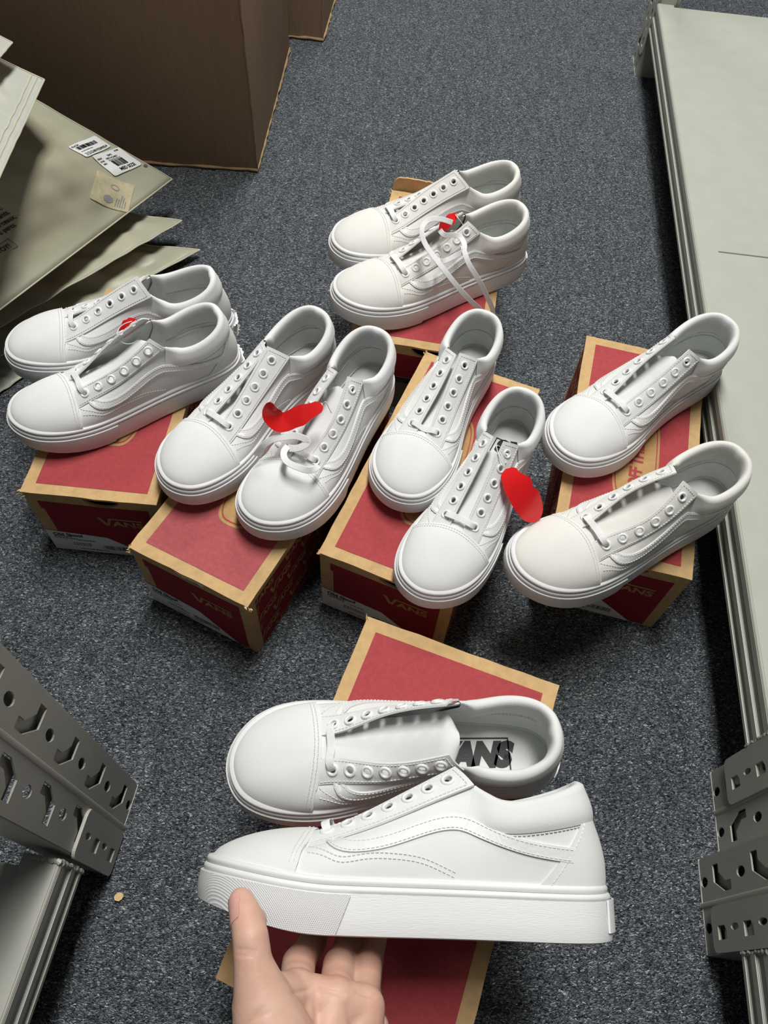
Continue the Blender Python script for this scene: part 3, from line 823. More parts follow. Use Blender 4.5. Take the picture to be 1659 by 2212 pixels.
    for sg, Ein, Eo in ((-1, shp.EinL, shp.EoL), (1, shp.EinM, shp.EoM)):
        Lc = np.linalg.norm(np.diff((Ein + Eo) / 2, axis=0), axis=1).sum()
        tt = np.linspace(0, 1, 60)
        def es(a, wv):
            a = np.asarray(a, float); wv = np.asarray(wv, float)
            e1 = np.stack([np.interp(a, tt, Ein[:, k]) for k in range(3)], -1); e0 = np.stack([np.interp(a, tt, Eo[:, k]) for k in range(3)], -1)
            P_ = e0 + (e1 - e0) * wv[..., None]
            return P_
        def esn(a, wv):
            e = 1e-3; a = np.asarray(a, float); wv = np.asarray(wv, float)
            n_ = np.cross(es(np.clip(a + e, 0, 1), wv) - es(np.clip(a - e, 0, 1), wv), es(a, wv + e) - es(a, wv - e))
            n_ /= np.linalg.norm(n_, axis=-1, keepdims=True); n_ = n_ * np.where(n_[..., 2:3] < 0, -1, 1)
            crown = .0016 * np.sin(np.pi * np.clip(wv, 0, 1)) + .0011
            return es(a, wv) + n_ * crown[..., None], n_
        m0 = .035; m1 = .985; a0, a1 = m0, .925; step = (a1 - a0) / nE
        AW = []; F = []
        key = {}
        def vid(a, w_):
            k = (round(a, 5), round(w_, 5))
            if k not in key: key[k] = len(AW); AW.append((a, w_))
            return key[k]
        wc = .56; rr = .0030
        for i in range(nE):
            b0 = a0 + i * step; sq = []
            for k in range(4): sq.append((b0 + step * k / 4, 0))
            for k in range(4): sq.append((b0 + step, k / 4))
            for k in range(4): sq.append((b0 + step - step * k / 4, 1))
            for k in range(4): sq.append((b0, 1 - k / 4))
            ac = b0 + step / 2; wd = np.linalg.norm(es(ac, np.array(1.)) - es(ac, np.array(0.)))
            ra, rw = rr / Lc, rr / wd
            out_i = [vid(*q) for q in sq]; in_i = []
            for (a, w_) in sq:
                th = math.atan2((w_ - wc) * wd, (a - ac) * Lc); in_i.append(vid(ac + ra * math.cos(th), wc + rw * math.sin(th)))
            for k in range(16): F.append((out_i[k], out_i[(k + 1) % 16], in_i[(k + 1) % 16], in_i[k]))
            c_, n_ = esn(np.array(ac), np.array(wc)); holes[(sg, i)] = (c_, n_, es(np.array(ac + .01), np.array(wc)) - es(np.array(ac), np.array(wc)))
        for k in range(4):
            F.append((vid(0, k / 4), vid(a0, k / 4), vid(a0, (k + 1) / 4), vid(0, (k + 1) / 4)))
            F.append((vid(a1, k / 4), vid(1, k / 4), vid(1, (k + 1) / 4), vid(a1, (k + 1) / 4)))
        AW_ = np.array(AW); P_, N_ = esn(AW_[:, 0], AW_[:, 1])
        a_, b_, c_ = (P_[i] for i in F[0][:3])
        if np.dot(np.cross(b_ - a_, c_ - a_), N_[F[0][0]]) < 0: F = [tuple(reversed(f)) for f in F]
        V, F = thicken(P_, N_, F, .0008, .0008)
        add('eyestay', V, F, canvas)
        for line in ([(a, .09) for a in np.linspace(.03, .95, 50)], [(a, .91) for a in np.linspace(.03, .92, 50)], [(.03, w_) for w_ in np.linspace(.09, .91, 8)]):
            l = np.array(line); pp_, nn_ = esn(l[:, 0], l[:, 1]); stitch.append((pp_ + nn_ * .0010, nn_))
    # --- eyelets (shared mesh, one object each)
    for (sg, i), (c_, n_, d_) in holes.items():
        zc = n_; xc = d_ - zc * np.dot(d_, zc); xc /= np.linalg.norm(xc); yc = np.cross(zc, xc)
        Mx = Matrix([[*(xc * mir)[:1], *(yc * mir)[:1], *(zc * mir)[:1], (c_ * mir)[0]], [(xc * mir)[1], (yc * mir)[1], (zc * mir)[1], (c_ * mir)[1]], [(xc * mir)[2], (yc * mir)[2], (zc * mir)[2], (c_ * mir)[2]], [0, 0, 0, 1]])
        link_mesh('eyelet', EYELET, root, Mx)
    # --- side stripe on both sides
    lo = [(.199, .0580), (.1955, .0548), (.187, .0503), (.170, .0498), (.155, .0530), (.132, .0612), (.115, .0662), (.105, .0665), (.094, .0630), (.079, .0578), (.0585, .0525), (.030, .0487)]
    up = [(.1945, .0592), (.189, .0578), (.183, .0568), (.172, .0570), (.158, .0602), (.138, .0680), (.121, .0745), (.109, .0766), (.099, .0752), (.086, .0700), (.066, .0635), (.028, .0583)]
    LO, UP = spline_pts(lo, 60), spline_pts(up, 60); zmap = lambda z: .034 + (z - .034) * .93; zs = 1.0
    for sg in (-1, 1):
        P_ = np.zeros((60, 6, 3)); N_ = np.zeros_like(P_); ok = True
        for i in range(60):
            for j in range(6):
                x, z = LO[i] + (UP[i] - LO[i]) * j / 5; h = side_pt(x, zmap(z), sg)
                if h is None: h = (P_[i, j - 1] if j else P_[i - 1, j], N_[i, j - 1] if j else N_[i - 1, j])
                P_[i, j], N_[i, j] = h
        N_ = grid_normals(P_); N_ *= np.where(np.sign(N_[..., 1:2]) == sg, 1, -1)
        patch('side_stripe', P_, N_, M['leather'], .0017, .0006)
        for jj in (.75, 4.25):
            a = P_[:, int(jj)] * (1 - jj % 1) + P_[:, int(jj) + 1] * (jj % 1); b = N_[:, int(jj)]; stitch.append((a + b * .0018, b))
        # double wave of stitches low on the side
        for dz in (0, .0032):
            w_ = spline_pts([(.2075, .0490), (.196, .0475), (.186, .0440), (.170, .0462), (.147, .0475), (.130, .0452), (.117, .0400), (.108, .0358)], 50); pts = []; nr = []
            for x, z in w_:
                h = side_pt(x, .034 + (z - .034) * .86 + dz, sg)
                if h: pts.append(h[0] + h[1] * .0003); nr.append(h[1])
            if len(pts) > 5: stitch.append((np.array(pts), np.array(nr)))
    # --- heel counter
    na, nb = 40, 12; vv = np.linspace(.0, .72, nb); P_ = np.zeros((na, nb)); 
    for j, v_ in enumerate(vv):
        half = .107 - .062 * (v_ / .72) ** .9; P_[:, j] = np.linspace(-half, half, na)
    VV_ = np.repeat(vv[None, :], na, 0); Q3, N3 = shp.SN(P_, VV_); patch('heel_counter', Q3, N3, canvas, .0014, .0004)
    for e in (2, na - 3):
        stitch.append((Q3[e] + N3[e] * .0015, N3[e]))
    # --- padded collar
    pc = np.linspace(-.190, .190, 90); e_ = smooth(.190 - np.abs(pc), 0, .03)
    # lower edge follows the stripe: drop lower near the heel sides
    vlo = .60 - .0 * np.abs(pc)
    Tt = shp.T(pc); cx = np.array([.060, 0]); din = np.zeros_like(Tt)
    ang = np.stack([np.clip(Tt[:, 0], .030, .075) - Tt[:, 0], -Tt[:, 1]], 1); ang /= np.maximum(np.linalg.norm(ang, axis=1, keepdims=True), 1e-9); din[:, :2] = ang
    U = np.array([0, 0, 1.]); rows = []
    for k in range(9):
        v_ = vlo + (1 - vlo) * k / 8; puff = .0005 + (.0027 * math.sin(math.pi * (k / 8) ** .8) + .0006) * e_
        q, _ = shp.SN(pc, v_, puff); rows.append(q)
    for di, dz in ((.0014, .0013), (.0034, .0018), (.0056, .0008), (.0070, -.0022), (.0076, -.0070), (.0074, -.0130), (.0064, -.0200), (.0052, -.0255)):
        k_ = (.35 + .65 * e_)[:, None]; rows.append(Tt + din * di * k_ + U * dz * np.minimum(1, k_ + .1))
    P_ = np.stack(rows, 1); F = grid_faces(90, len(rows)); n_ = grid_normals(P_)
    if n_[45, 4, 0] > 0: F = [tuple(reversed(f)) for f in F]
    add('collar', P_.reshape(-1, 3), F, canvas, angle=0)
    kk = 1; stitch.append((P_[6:-6, 0] + np.array([0, 0, -.0012]), shp.SN(pc[6:-6], vlo[6:-6])[1]))
    inner = P_[:, -1]
    # --- lining below the collar pad
    rows = [inner]
    for v_ in (.50, .40, .28, .15, .04):
        q, n_ = shp.SN(pc, np.full(90, v_), -.0040); rows.append(q)
    q = shp.SN(pc, np.full(90, .02), -.0055)[0]; q[:, 2] = .0275; rows.append(q)
    P_ = np.stack(rows, 1); F = grid_faces(90, len(rows))
    n_ = grid_normals(P_)
    if n_[45, 2, 0] < 0: F = [tuple(reversed(f)) for f in F]
    add('lining', P_.reshape(-1, 3), F, M['lining'])
    li = P_[8:-8, 2]; stitch.append((li + din[8:-8] * .0008, din[8:-8])); li = P_[8:-8, 1] ; stitch.append((li + din[8:-8] * .0008, din[8:-8]))
    # --- insole
    qi = outl(np.arange(100) / 100, .0068); zi = .0305 + .004 * smooth(qi[:, 0], .2, .28)
    cen = np.stack([np.clip(qi[:, 0], .035, .25), qi[:, 1] * 0, zi - .001], 1); ring = np.concatenate([qi, zi[:, None]], 1); mid = (ring + cen) / 2
    V = np.vstack([ring, mid, cen]); F = []
    for i in range(100):
        j = (i + 1) % 100; F += [(i, j, 100 + j, 100 + i), (100 + i, 100 + j, 200 + j, 200 + i)]
    ins = add('insole', V, F, M['lining'])
    # printed mark on the insole
    fr_ = plate_vf([(-.031, -.0150), (.031, -.0150), (.031, .0150), (-.031, .0150)], [[(-.0298, -.0138), (.0298, -.0138), (.0298, .0138), (-.0298, .0138)]], 0)
    tv, tf = text_vf('VANS', .027, .0022, .32, 0, 'CENTER', .93); rv, rf = text_vf('®', .006, .0, 0, 0)
    V2, F2 = joined([(fr_[0], fr_[1]), ([(a - .003, b * 1.0 - .0085, 0) for a, b, c in tv], tf), ([(a + .0255, b - .004, 0) for a, b, c in rv], rf)])
    Vm = [(.075 - a, -b * MS, .0308) for a, b, *_ in V2]
    mk('insole_print', Vm, face_up(Vm, F2), M['black_print'], ins, smooth=False)
    # --- tongue, pushed down between the eyestays
    nu, nv = 26, 11; P_ = np.zeros((nu, nv, 3)); TX0 = .095 if lace_mode == 'open' else .108
    gm_ = max(abs(shp.EinL[30][1]), abs(shp.EinM[30][1]))
    for i in range(nu):
        t = i / (nu - 1); x = TX0 + (.205 - TX0) * t
        hw = .024 * (1 - max(0, (.10 - t) / .10) ** 2 * .65)
        zc = np.interp(x, shp.EinL[:, 0], (shp.EinL[:, 2] + shp.EinM[:, 2]) / 2) - (.0045 + .0165 * (1 - smooth(t, .30, 1)))
        for j in range(nv):
            s_ = -1 + 2 * j / (nv - 1); P_[i, j] = (x, hw * s_, zc - .0085 * s_ * s_ + .0008 * math.sin(7 * t + 2 * s_))
    N_ = np.zeros_like(P_); N_[..., 2] = 1
    patch('tongue', P_, N_, canvas, .0013, .0013)
    # --- lace through the lowest eyelets
    a, na_, _ = holes[(-1, nE - 1)]; b, nb_, _ = holes[(1, nE - 1)]
    rise = .0052
    ctrl = [a - na_ * .006 + np.array([0, .0015, 0]), a + na_ * .0015, a + na_ * rise + np.array([.0004, .0035, 0]), (a + b) / 2 + np.array([.0015, 0, max(na_[2], .5) * rise + (.0015 if lace_mode != 'low' else -.004)]), b + nb_ * rise + np.array([.0004, -.0035, 0]), b + nb_ * .0015, b - nb_ * .006 + np.array([0, -.0015, 0])]
    Pl = spline_pts(ctrl, 34); wd = .0018 + .0015 * np.sin(np.pi * np.linspace(0, 1, 34)) ** .6
    Wv = np.zeros_like(Pl); Wv[:, 0] = 1; Wv[:, 2] = -.42; Wv[:, 1] = .18; Wv *= wd[:, None]
    V, F = ribbon_vf(Pl, Wv, .0010); lace = add('lace', V, F, M['lace'], angle=42)
    # --- all the sewing as one part
    V = []; F = []
    for pts, nrm in stitch:
        d = np.r_[0, np.cumsum(np.linalg.norm(np.diff(pts, axis=0), axis=1))]; s = .0008
        while s + .0021 < d[-1]:
            a_ = np.array([np.interp(s, d, pts[:, k]) for k in range(3)]); b_ = np.array([np.interp(s + .0021, d, pts[:, k]) for k in range(3)])
            nn = np.array([np.interp(s, d, nrm[:, k]) for k in range(3)]); nn /= np.linalg.norm(nn); T_ = (b_ - a_) / np.linalg.norm(b_ - a_); S_ = np.cross(T_, nn)
            k = len(V)
            for c_, e in ((a_, 1), (b_, 1)):
                V += [c_ - S_ * .00042 - nn * .0002, c_ + nn * .00045, c_ + S_ * .00042 - nn * .0002]
            F += [(k, k + 1, k + 4, k + 3), (k + 1, k + 2, k + 5, k + 4), (k, k + 2, k + 1), (k + 3, k + 4, k + 5)]
            s += .0031
    st = add('stitching', V, F, M['thread'], smooth_=False); st['kind'] = 'stuff'
    return lace

def _eyelet():
    prof = [(.0028, -.0016), (.0028, .0001), (.0031, .0008), (.0040, .0012), (.0049, .0009), (.0055, .0001), (.0055, -.0004)]
    n = 18; V = []; F = []
    for i in range(n):
        th = 2 * math.pi * i / n
        for r, z in prof: V.append((r * math.cos(th), r * math.sin(th), z + .0008))
    k = len(prof)
    for i in range(n):
        for j in range(k - 1): F.append((i * k + j, ((i + 1) % n) * k + j, ((i + 1) % n) * k + j + 1, i * k + j + 1))
    me = bpy.data.meshes.new('eyelet'); me.from_pydata(V, [], [tuple(reversed(f)) for f in F]); me.polygons.foreach_set('use_smooth', [True] * len(F)); me.materials.append(M['eyelet']); me.update(); return me
EYELET = _eyelet()

def sneaker(label, side, nE, scale, pos, rot, gl, gm, cream=False, lace='plain', rag=False, lift=(0.0, 0.0)):
    root = thing('sneaker', label, 'shoe', (0, 0, 0), group='white sneakers standing in pairs on red boxes')
    yaw, pit, rol = rot
    R = (Matrix.Rotation(yaw, 4, 'Z') @ Matrix.Rotation(pit, 4, 'Y') @ Matrix.Rotation(rol, 4, 'X'))
    root.matrix_world = Matrix.Translation(pos) @ R @ Matrix.Scale(scale, 4) @ Matrix.Translation((-.14, 0, 0))
    l = build_sneaker(root, side, nE, Shape(gl, gm, lift), M['canvas_cream'] if cream else M['canvas'], lace, rag)
    return root, l
rad = math.radians
ZB = BH + .0016
OPEN = (.016, .018, .009); MID = (.010, .012, .008); SHUT = (.004, .0045, .0055)
SH = {}
SH['A1'] = sneaker('white sneaker at the far left, behind its pair on the leftmost red box', 'R', 6, .969, (-.3402, .6715, ZB), (rad(-160.4), 0, 0), (.001, .001, .005), (-.005, -.004, .003), rag=True, lift=(-.010, .0005))
SH['A2'] = sneaker('white sneaker in front on the leftmost red box, small red tag behind its throat', 'L', 6, .969, (-.3091, .5849, ZB), (rad(-146.5), 0, 0), OPEN, OPEN, rag=True)
SH['B1'] = sneaker('white sneaker left of the one with the bright red curled tag', 'R', 6, .981, (-.1605, .5640, ZB), (rad(-123.5), 0, 0), (.002, .004, .006), (-.002, .003, .006), lift=(-.007, 0.0))
SH['B2'] = sneaker('white sneaker with a bright red curled tag across its laces', 'L', 6, .981, (-.0725, .5310, ZB), (rad(-113.6), 0, 0), (.008, .014, .009), (.003, .010, .008))
SH['C1'] = sneaker('white sneaker with closed throat and low lace, left of the one with hanging tag', 'R', 6, .948, (.0566, .5817, ZB), (rad(-112.4), 0, 0), (.002, .003, .0055), (.000, .003, .0055), lace='low', lift=(-.005, 0.0))
SH['C2'] = sneaker('white sneaker with a red tag hanging at its right side on the middle red box', 'L', 6, .948, (.0994, .4634, ZB), (rad(-113.4), 0, 0), (.005, .006, .007), (.005, .006, .007))
SH['D1'] = sneaker('farthest white sneaker at the top, behind its pair on the farthest red box', 'R', 7, 1.018, (.0275, .9265, ZB), (rad(-155.4), 0, 0), (.001, .001, .005), (-.005, -.004, .003), cream=True, lift=(-.010, .0005))
SH['D2'] = sneaker('white sneaker on the farthest red box with a long untied lace hanging down', 'L', 7, 1.018, (.0413, .8275, ZB), (rad(-149.6), 0, 0), (.008, .011, .008), (.006, .012, .008), cream=True)
SH['E1'] = sneaker('white sneaker behind its pair beside the long grey rack, heel reaching towards it', 'R', 6, .994, (.2975, .6297, ZB), (rad(-140.5), 0, 0), MID, (.010, .010, .008))
SH['E2'] = sneaker('white sneaker with bowed open throat at the right, nearer one beside the grey rack', 'L', 6, .994, (.2645, .4433, ZB), (rad(-149.6), 0, 0), (.005, .017, .009), (.004, .014, .009), cream=True)
SH['F1'] = sneaker('white sneaker lying open with black lettering on its insole, on the nearest red box', 'R', 7, 1.03, (.0319, .1806, ZB), (rad(-174.7), 0, 0), (.018, .018, .009), (.018, .018, .009), lace='open')
SH['H'] = sneaker('white sneaker held up sideways by the hand in front of all the others', 'L', 7, 1.03, (.0407, .0421, .2292), (rad(-178.52), rad(3.99), rad(78.52)), (.005, .009, .008), (.010, .012, .008))

# ------------------------------------------------------------------ plastic bags
class Bag:
    def __init__(s, A, B, D, bulge, seed, wr=.004, curve=0.0):
        """A tip corner, B end of the long edge, D end of the other edge"""
        s.A, s.B, s.D = (np.array(q, float) for q in (A, B, D)); s.bulge = bulge; s.curve = curve
        s.L, s.W = np.linalg.norm(s.B - s.A), np.linalg.norm(s.D - s.A)
        n = np.cross(s.B - s.A, s.D - s.A); n /= np.linalg.norm(n); s.n = n if n[2] > 0 else -n
        rng = random.Random(seed)
        s.wv = []
        for k in range(11):
            th = rng.uniform(-.5, .5) + (0 if k % 3 else 1.3); f = rng.uniform(2.5, 11)
            s.wv.append((f * math.cos(th), f * math.sin(th), rng.uniform(0, 6.3), wr * rng.uniform(.3, 1) / (f * .28)))
        s.lump = [(rng.uniform(.15, .85), rng.uniform(.15, .85), rng.uniform(.2, .34), rng.uniform(-.2, .35)) for _ in range(6)]
    def P(s, u, v, side=1):
        u = np.asarray(u, float); v = np.asarray(v, float)
        base = s.A + (s.B - s.A) * u[..., None] + (s.D - s.A) * v[..., None]
        e = smooth(np.minimum(u, 1 - u), .02, .30) * smooth(np.minimum(v, 1 - v), .02, .33)
        h = s.bulge * e
        for a, b, r, k in s.lump: h = h + s.bulge * k * e * np.exp(-((u - a)**2 + (v - b)**2) / (2 * r * r))
        wv = 0
        for a, b, ph, am in s.wv:
            q = np.sin(2 * math.pi * (a * u + b * v) + ph); wv = wv + am * (q if side > 0 else .6 * q) * (1 if True else 0)
        edge = smooth(np.minimum(np.minimum(u, 1 - u), np.minimum(v, 1 - v)), 0, .12)
        z = (h if side > 0 else -.18 * h) + wv * (.22 + .78 * edge) + s.curve * (u - .5)**2
        return base + s.n * z[..., None]
    def N(s, u, v):
        e = 1e-3; n = np.cross(s.P(u + e, v) - s.P(u - e, v), s.P(u, v + e) - s.P(u, v - e)); n /= np.linalg.norm(n, axis=-1, keepdims=True)
        return n * np.where(np.sum(n * s.n, -1, keepdims=True) < 0, -1, 1)
    def uv(s, p):
        """world point -> u,v along the edges"""
        a = (s.B - s.A); b = (s.D - s.A); q = np.array(p) - s.A; G = np.array([[a @ a, a @ b], [a @ b, b @ b]]); return np.linalg.solve(G, [q @ a, q @ b])
    def on(s, X, Y, o, off, ang=0.0):
        """label metres (X towards the tip along the long edge, Y towards D) around uv origin o"""
        c, sn = math.cos(ang), math.sin(ang); X, Y = X * c - Y * sn, X * sn + Y * c
        u = o[0] - X / s.L; v = o[1] + Y / s.W; return s.P(u, v) + s.N(u, v) * off
def bag_mesh(root, bg, mat, seam=True):
    nu, nv = 64, 44; U_, V_ = np.meshgrid(np.linspace(0, 1, nu), np.linspace(0, 1, nv), indexing='ij')
    P1, P0 = bg.P(U_, V_), bg.P(U_, V_, -1) - bg.n * .0006
    F = grid_faces(nu, nv); a, b, c = (P1.reshape(-1, 3)[i] for i in F[0][:3])
    if np.dot(np.cross(b - a, c - a), bg.n) < 0: F = [tuple(reversed(f)) for f in F]
    k = nu * nv; rim = [i * nv for i in range(nu)] + [(nu - 1) * nv + j for j in range(1, nv)] + [i * nv + nv - 1 for i in range(nu - 2, -1, -1)] + [j for j in range(nv - 2, 0, -1)]
    FF = F + [tuple(i + k for i in reversed(f)) for f in F] + [(a, b, b + k, a + k) for a, b in zip(rim, rim[1:] + rim[:1])]
    V = np.vstack([P1.reshape(-1, 3), P0.reshape(-1, 3)])
    mk('film', V, FF, mat, root, angle=0)
    if seam:
        t = np.linspace(0, 1, 80); E_ = [(t, 0 * t), (0 * t, t)]
        for u, v in E_:
            Q = bg.P(u, v); V, F = tube_vf(Q, .0010, 6); mk('welded_seam', V, F, M['seam'], root)
def sticker(root, bg, o, w_, h_, ang, prints, off=.0012, r=.003, mat='sticker', name='sticker', label=None, wob=None):
    nx, ny = 16, 12; X, Y = np.meshgrid(np.linspace(-w_ / 2, w_ / 2, nx), np.linspace(-h_ / 2, h_ / 2, ny), indexing='ij')
    # round the corners
    cx, cy = w_ / 2 - r, h_ / 2 - r; ax, ay = np.abs(X), np.abs(Y); m = (ax > cx) & (ay > cy)
    dx, dy = ax - cx, ay - cy; d = np.hypot(dx, dy); f = np.where(m & (d > r), r / np.maximum(d, 1e-9), 1)
    X = np.where(m, np.sign(X) * (cx + dx * f), X); Y = np.where(m, np.sign(Y) * (cy + dy * f), Y)
    P = bg.on(X, Y, o, off, ang); N = grid_normals(P); N = N * np.where(np.sum(N * bg.n, -1, keepdims=True) < 0, -1, 1)
    F = grid_faces(nx, ny); a, b, c = (P.reshape(-1, 3)[i] for i in F[0][:3])
    if np.dot(np.cross(b - a, c - a), bg.n) < 0: F = [tuple(reversed(f)) for f in F]
    V, F = thicken(P.reshape(-1, 3), N.reshape(-1, 3), F, .0002, .0002)
    st = mk(name, V, F, M[mat], root, label=label)
    if prints: bag_print(st, bg, o, ang, prints, off + .0006)
    return st
def bag_print(root, bg, o, ang, parts, off, mat='black_print', name='print'):
    V2, F = joined(parts); A_ = np.array(V2); P = bg.on(A_[:, 0], A_[:, 1], o, off, ang)
    out = []
    for f in F:
        a, b, c = P[f[0]], P[f[1]], P[f[2]]; out.append(tuple(f) if np.dot(np.cross(b - a, c - a), bg.n) > 0 else tuple(reversed(f)))
    return mk(name, P, out, M[mat], root, smooth=False)
GB = 'frosted plastic bags piled by the carton'
# the topmost flat bag with the stickers
b1 = Bag((-0.4007, 1.1196, 0.0650), (-0.5508, 0.6460, 0.1350), (-.69, 1.00, .350), .036, 11, .0022)
root = thing('plastic_bag', 'frosted olive plastic bag with two white barcode stickers, top of the fanned bags', 'bag', group=GB)
bag_mesh(root, b1, M['bag'])
o2 = (.070, .189); o1 = (.080, .289)
sticker(root, b1, o2, .064, .047, -.15, [shifted(text_vf('MED SIZE', .0085, .0002), -.012, -.019), barcode(-.010, -.010, .027, .0145, 21), textlines(-.011, .0055, 1, .03, 5, .0012), shifted(text_vf('PISTACHIO', .0052, .0001), -.012, .0085), shifted(text_vf('20092', .0045, .0001), -.003, .0145), shifted(text_vf('60641', .0045, .0001), -.029, .013), shifted(text_vf('0190', .0045, .0001), -.028, .007), shifted(text_vf('M01', .0045, .0001), -.027, .001), shifted(text_vf('01M', .0045, .0001), .018, .018)], label='white rounded sticker reading MED SIZE')
sticker(root, b1, o1, .068, .029, -.06, [shifted(text_vf('2121G1M193S09054', .0068, .0001), -.028, -.0120), textlines(-.028, -.0035, 1, .04, 9, .001), barcode(-.027, .0010, .050, .007, 22), shifted(text_vf('15LACSA', .0042, .0001), -.032, .0092)], label='white barcode sticker')
# label inside, seen through the film
oi = (.215, .100)
sticker(root, b1, oi, .074, .060, .42, None, off=.0008, mat='inner_label', name='inner_label', label='cream label showing dimly through the film')
ring_ = plate_vf([(.0075 * math.cos(q * .3142), .0075 * math.sin(q * .3142)) for q in range(20)], [[(.005 * math.cos(q * .3142), .005 * math.sin(q * .3142)) for q in range(20)]], 0)
disc_ = plate_vf([(.008 * math.cos(q * .3142), .008 * math.sin(q * .3142)) for q in range(20)], [], 0)
bag_print(root, b1, oi, .42, [shifted(ring_, .013, -.002), textlines(-.030, -.010, 5, .03, 31, .0018, .0035)], .0014, 'inner_mark', 'inner_label_print')
bag_print(root, b1, oi, .42, [shifted(disc_, -.020, .004)], .0014, 'inner_mark', 'inner_label_print')
hole_ = plate_vf([(.0032 * math.cos(q * .4), .0032 * math.sin(q * .4)) for q in range(16)], [], 0)
bag_print(root, b1, (.0113, .1104), 0, [hole_], .0012, 'grey_print', 'vent_hole')
ow = (.542, .213)
def rtext(s, y, size=.0098):
    V, F = text_vf(s, size, .0002, 0, 0, 'RIGHT'); return [(x, v + y, 0) for x, v, *_ in V], F
bag_print(root, b1, ow, -.04, [shifted(rtext('Pour éviter le danger, gardez le sac', .019), 0, 0), shifted(rtext('hors de portée des bébés et des enfants.', .0095), .003, 0), shifted(rtext("N'utilisez pas ce sac dans les berceaux,", .0), .004, 0), shifted(rtext('lits, poussettes ou parcs.', -.0095), -.006, 0)], .0012, name='warning_print')
fr_ = plate_vf([(-.20, -.0345), (-.034, -.0345), (-.034, -.0185), (-.20, -.0185)], [[(-.1993, -.0338), (-.0347, -.0338), (-.0347, -.0192), (-.1993, -.0192)]], 0)
bag_print(root, b1, ow, -.04, [fr_, shifted(rtext('THIS BAG IS NOT A TOY!', -.0302, .0098), -.041, 0)], .0012, name='warning_print')
# the bags below it, fanned out
def plain_bag(label, A, B, D, bulge, seed, mat='bag', vent=None, wr=.004):
    r = thing('plastic_bag', label, 'bag', group=GB); bg = Bag(A, B, D, bulge, seed, wr); bag_mesh(r, bg, M[mat])
    if vent is not None: bag_print(r, bg, bg.uv(vent), 0, [hole_], .0012, 'grey_print', 'vent_hole')
    return bg
plain_bag('frosted olive plastic bag second from the top of the fan, directly under the stickered one', (-0.3726, 1.0456, 0.0400), (-0.5730, 0.6987, 0.0800), (-.78, 1.04, .085), .022, 12, vent=(-0.4231, 1.0598, 0.0450))
plain_bag('lowest frosted olive bag of the fan, its pointed corner lying on the carpet', (-0.3397, 1.0105, 0.0140), (-0.5859, 0.7083, 0.0260), (-.76, .99, .036), .020, 13)
plain_bag('pale plastic bag flat on the carpet behind the toe of the far left sneaker', (-0.5085, 0.7575, 0.0040), (-0.6080, 0.6056, 0.0040), (-.86, .80, .005), .004, 14, 'bag_light')
b0 = Bag((-0.4997, 0.9895, 0.2850), (-0.4967, 0.7187, 0.2620), (-.86, 1.14, .325), .018, 15, .0016)
root = thing('plastic_bag', 'pale frosted bag with a stitched double seam lying over the top left of the pile', 'bag', group=GB)
bag_mesh(root, b0, M['bag_light'])
for vv in (.028, .050):
    t = np.linspace(0.01, .99, 60); Q = b0.P(t, 0 * t + vv) + b0.n * .0006; V, F = tube_vf(Q, .0011, 6); mk('zip_ridge', V, F, M['seam'], root)
plain_bag('small grey beige bag corner at the upper left edge, above the pale seamed bag', (-0.5355, 1.0073, 0.3200), (-0.5479, 0.8971, 0.3180), (-.78, 1.13, .345), .01, 16, 'bag_light', wr=.001)

# ------------------------------------------------------------------ red card tags
def hang_tag(label, ctr, half, face, loop, seed=1):
    """card strip along ctr with a scalloped outline"""
    C = spline_pts(ctr, 40); T_ = np.gradient(C, axis=0); T_ /= np.linalg.norm(T_, axis=1, keepdims=True)
    face = np.array(face, float); face /= np.linalg.norm(face)
    W_ = np.cross(np.tile(face, (40, 1)), T_); W_ /= np.linalg.norm(W_, axis=1, keepdims=True); N_ = np.cross(T_, W_)
    t = np.linspace(0, 1, 40); prof = half * (np.clip(t / .07, 0, 1)**.5 * np.clip((1 - t) / .22, 0, 1)**.5) * (.62 + .38 * smooth(t, .05, .35))
    up = prof * (1 + .10 * np.abs(np.sin(9 * t + seed)) + .05 * np.sin(23 * t)); dn = prof * (1 + .07 * np.abs(np.sin(7 * t + 2 + seed)))
    nv = 7; P = np.zeros((40, nv, 3))
    for j in range(nv):
        s_ = -1 + 2 * j / (nv - 1); P[:, j] = C + W_ * (np.where(s_ > 0, up, dn) * s_)[:, None]
    N3 = np.repeat(N_[:, None, :], nv, 1); F = grid_faces(40, nv); a, b, c = (P.reshape(-1, 3)[i] for i in F[60][:3])
    if np.dot(np.cross(b - a, c - a), N_[20]) < 0: F = [tuple(reversed(f)) for f in F]
    root = thing('hang_tag', label, 'tag', tuple(C[0]), group='red card tags on the sneakers')
    P = P - C[0]; V, F = thicken(P.reshape(-1, 3), N3.reshape(-1, 3), F, .0003, .0003)
    mk('card', V, F, M['tag_red'], root)
    V, F = tube_vf(spline_pts(np.array(loop) - C[0], 40), .00045, 6); mk('plastic_loop', V, F, M['plastic'], root)
    return root
hang_tag('bright red curled card tag lying across the lacing of a sneaker, left of centre', [(-0.0732, 0.5121, 0.2360), (-0.0862, 0.5034, 0.2320), (-0.1017, 0.4979, 0.2260), (-0.1154, 0.4941, 0.2220), (-0.1229, 0.4957, 0.2280), (-0.1255, 0.4999, 0.2460)], .0098, (.1, -.5, .86), [(-0.0731, 0.5117, 0.2365), (-0.0706, 0.5114, 0.2400), (-0.0669, 0.5112, 0.2320), (-0.0642, 0.5125, 0.2220)])
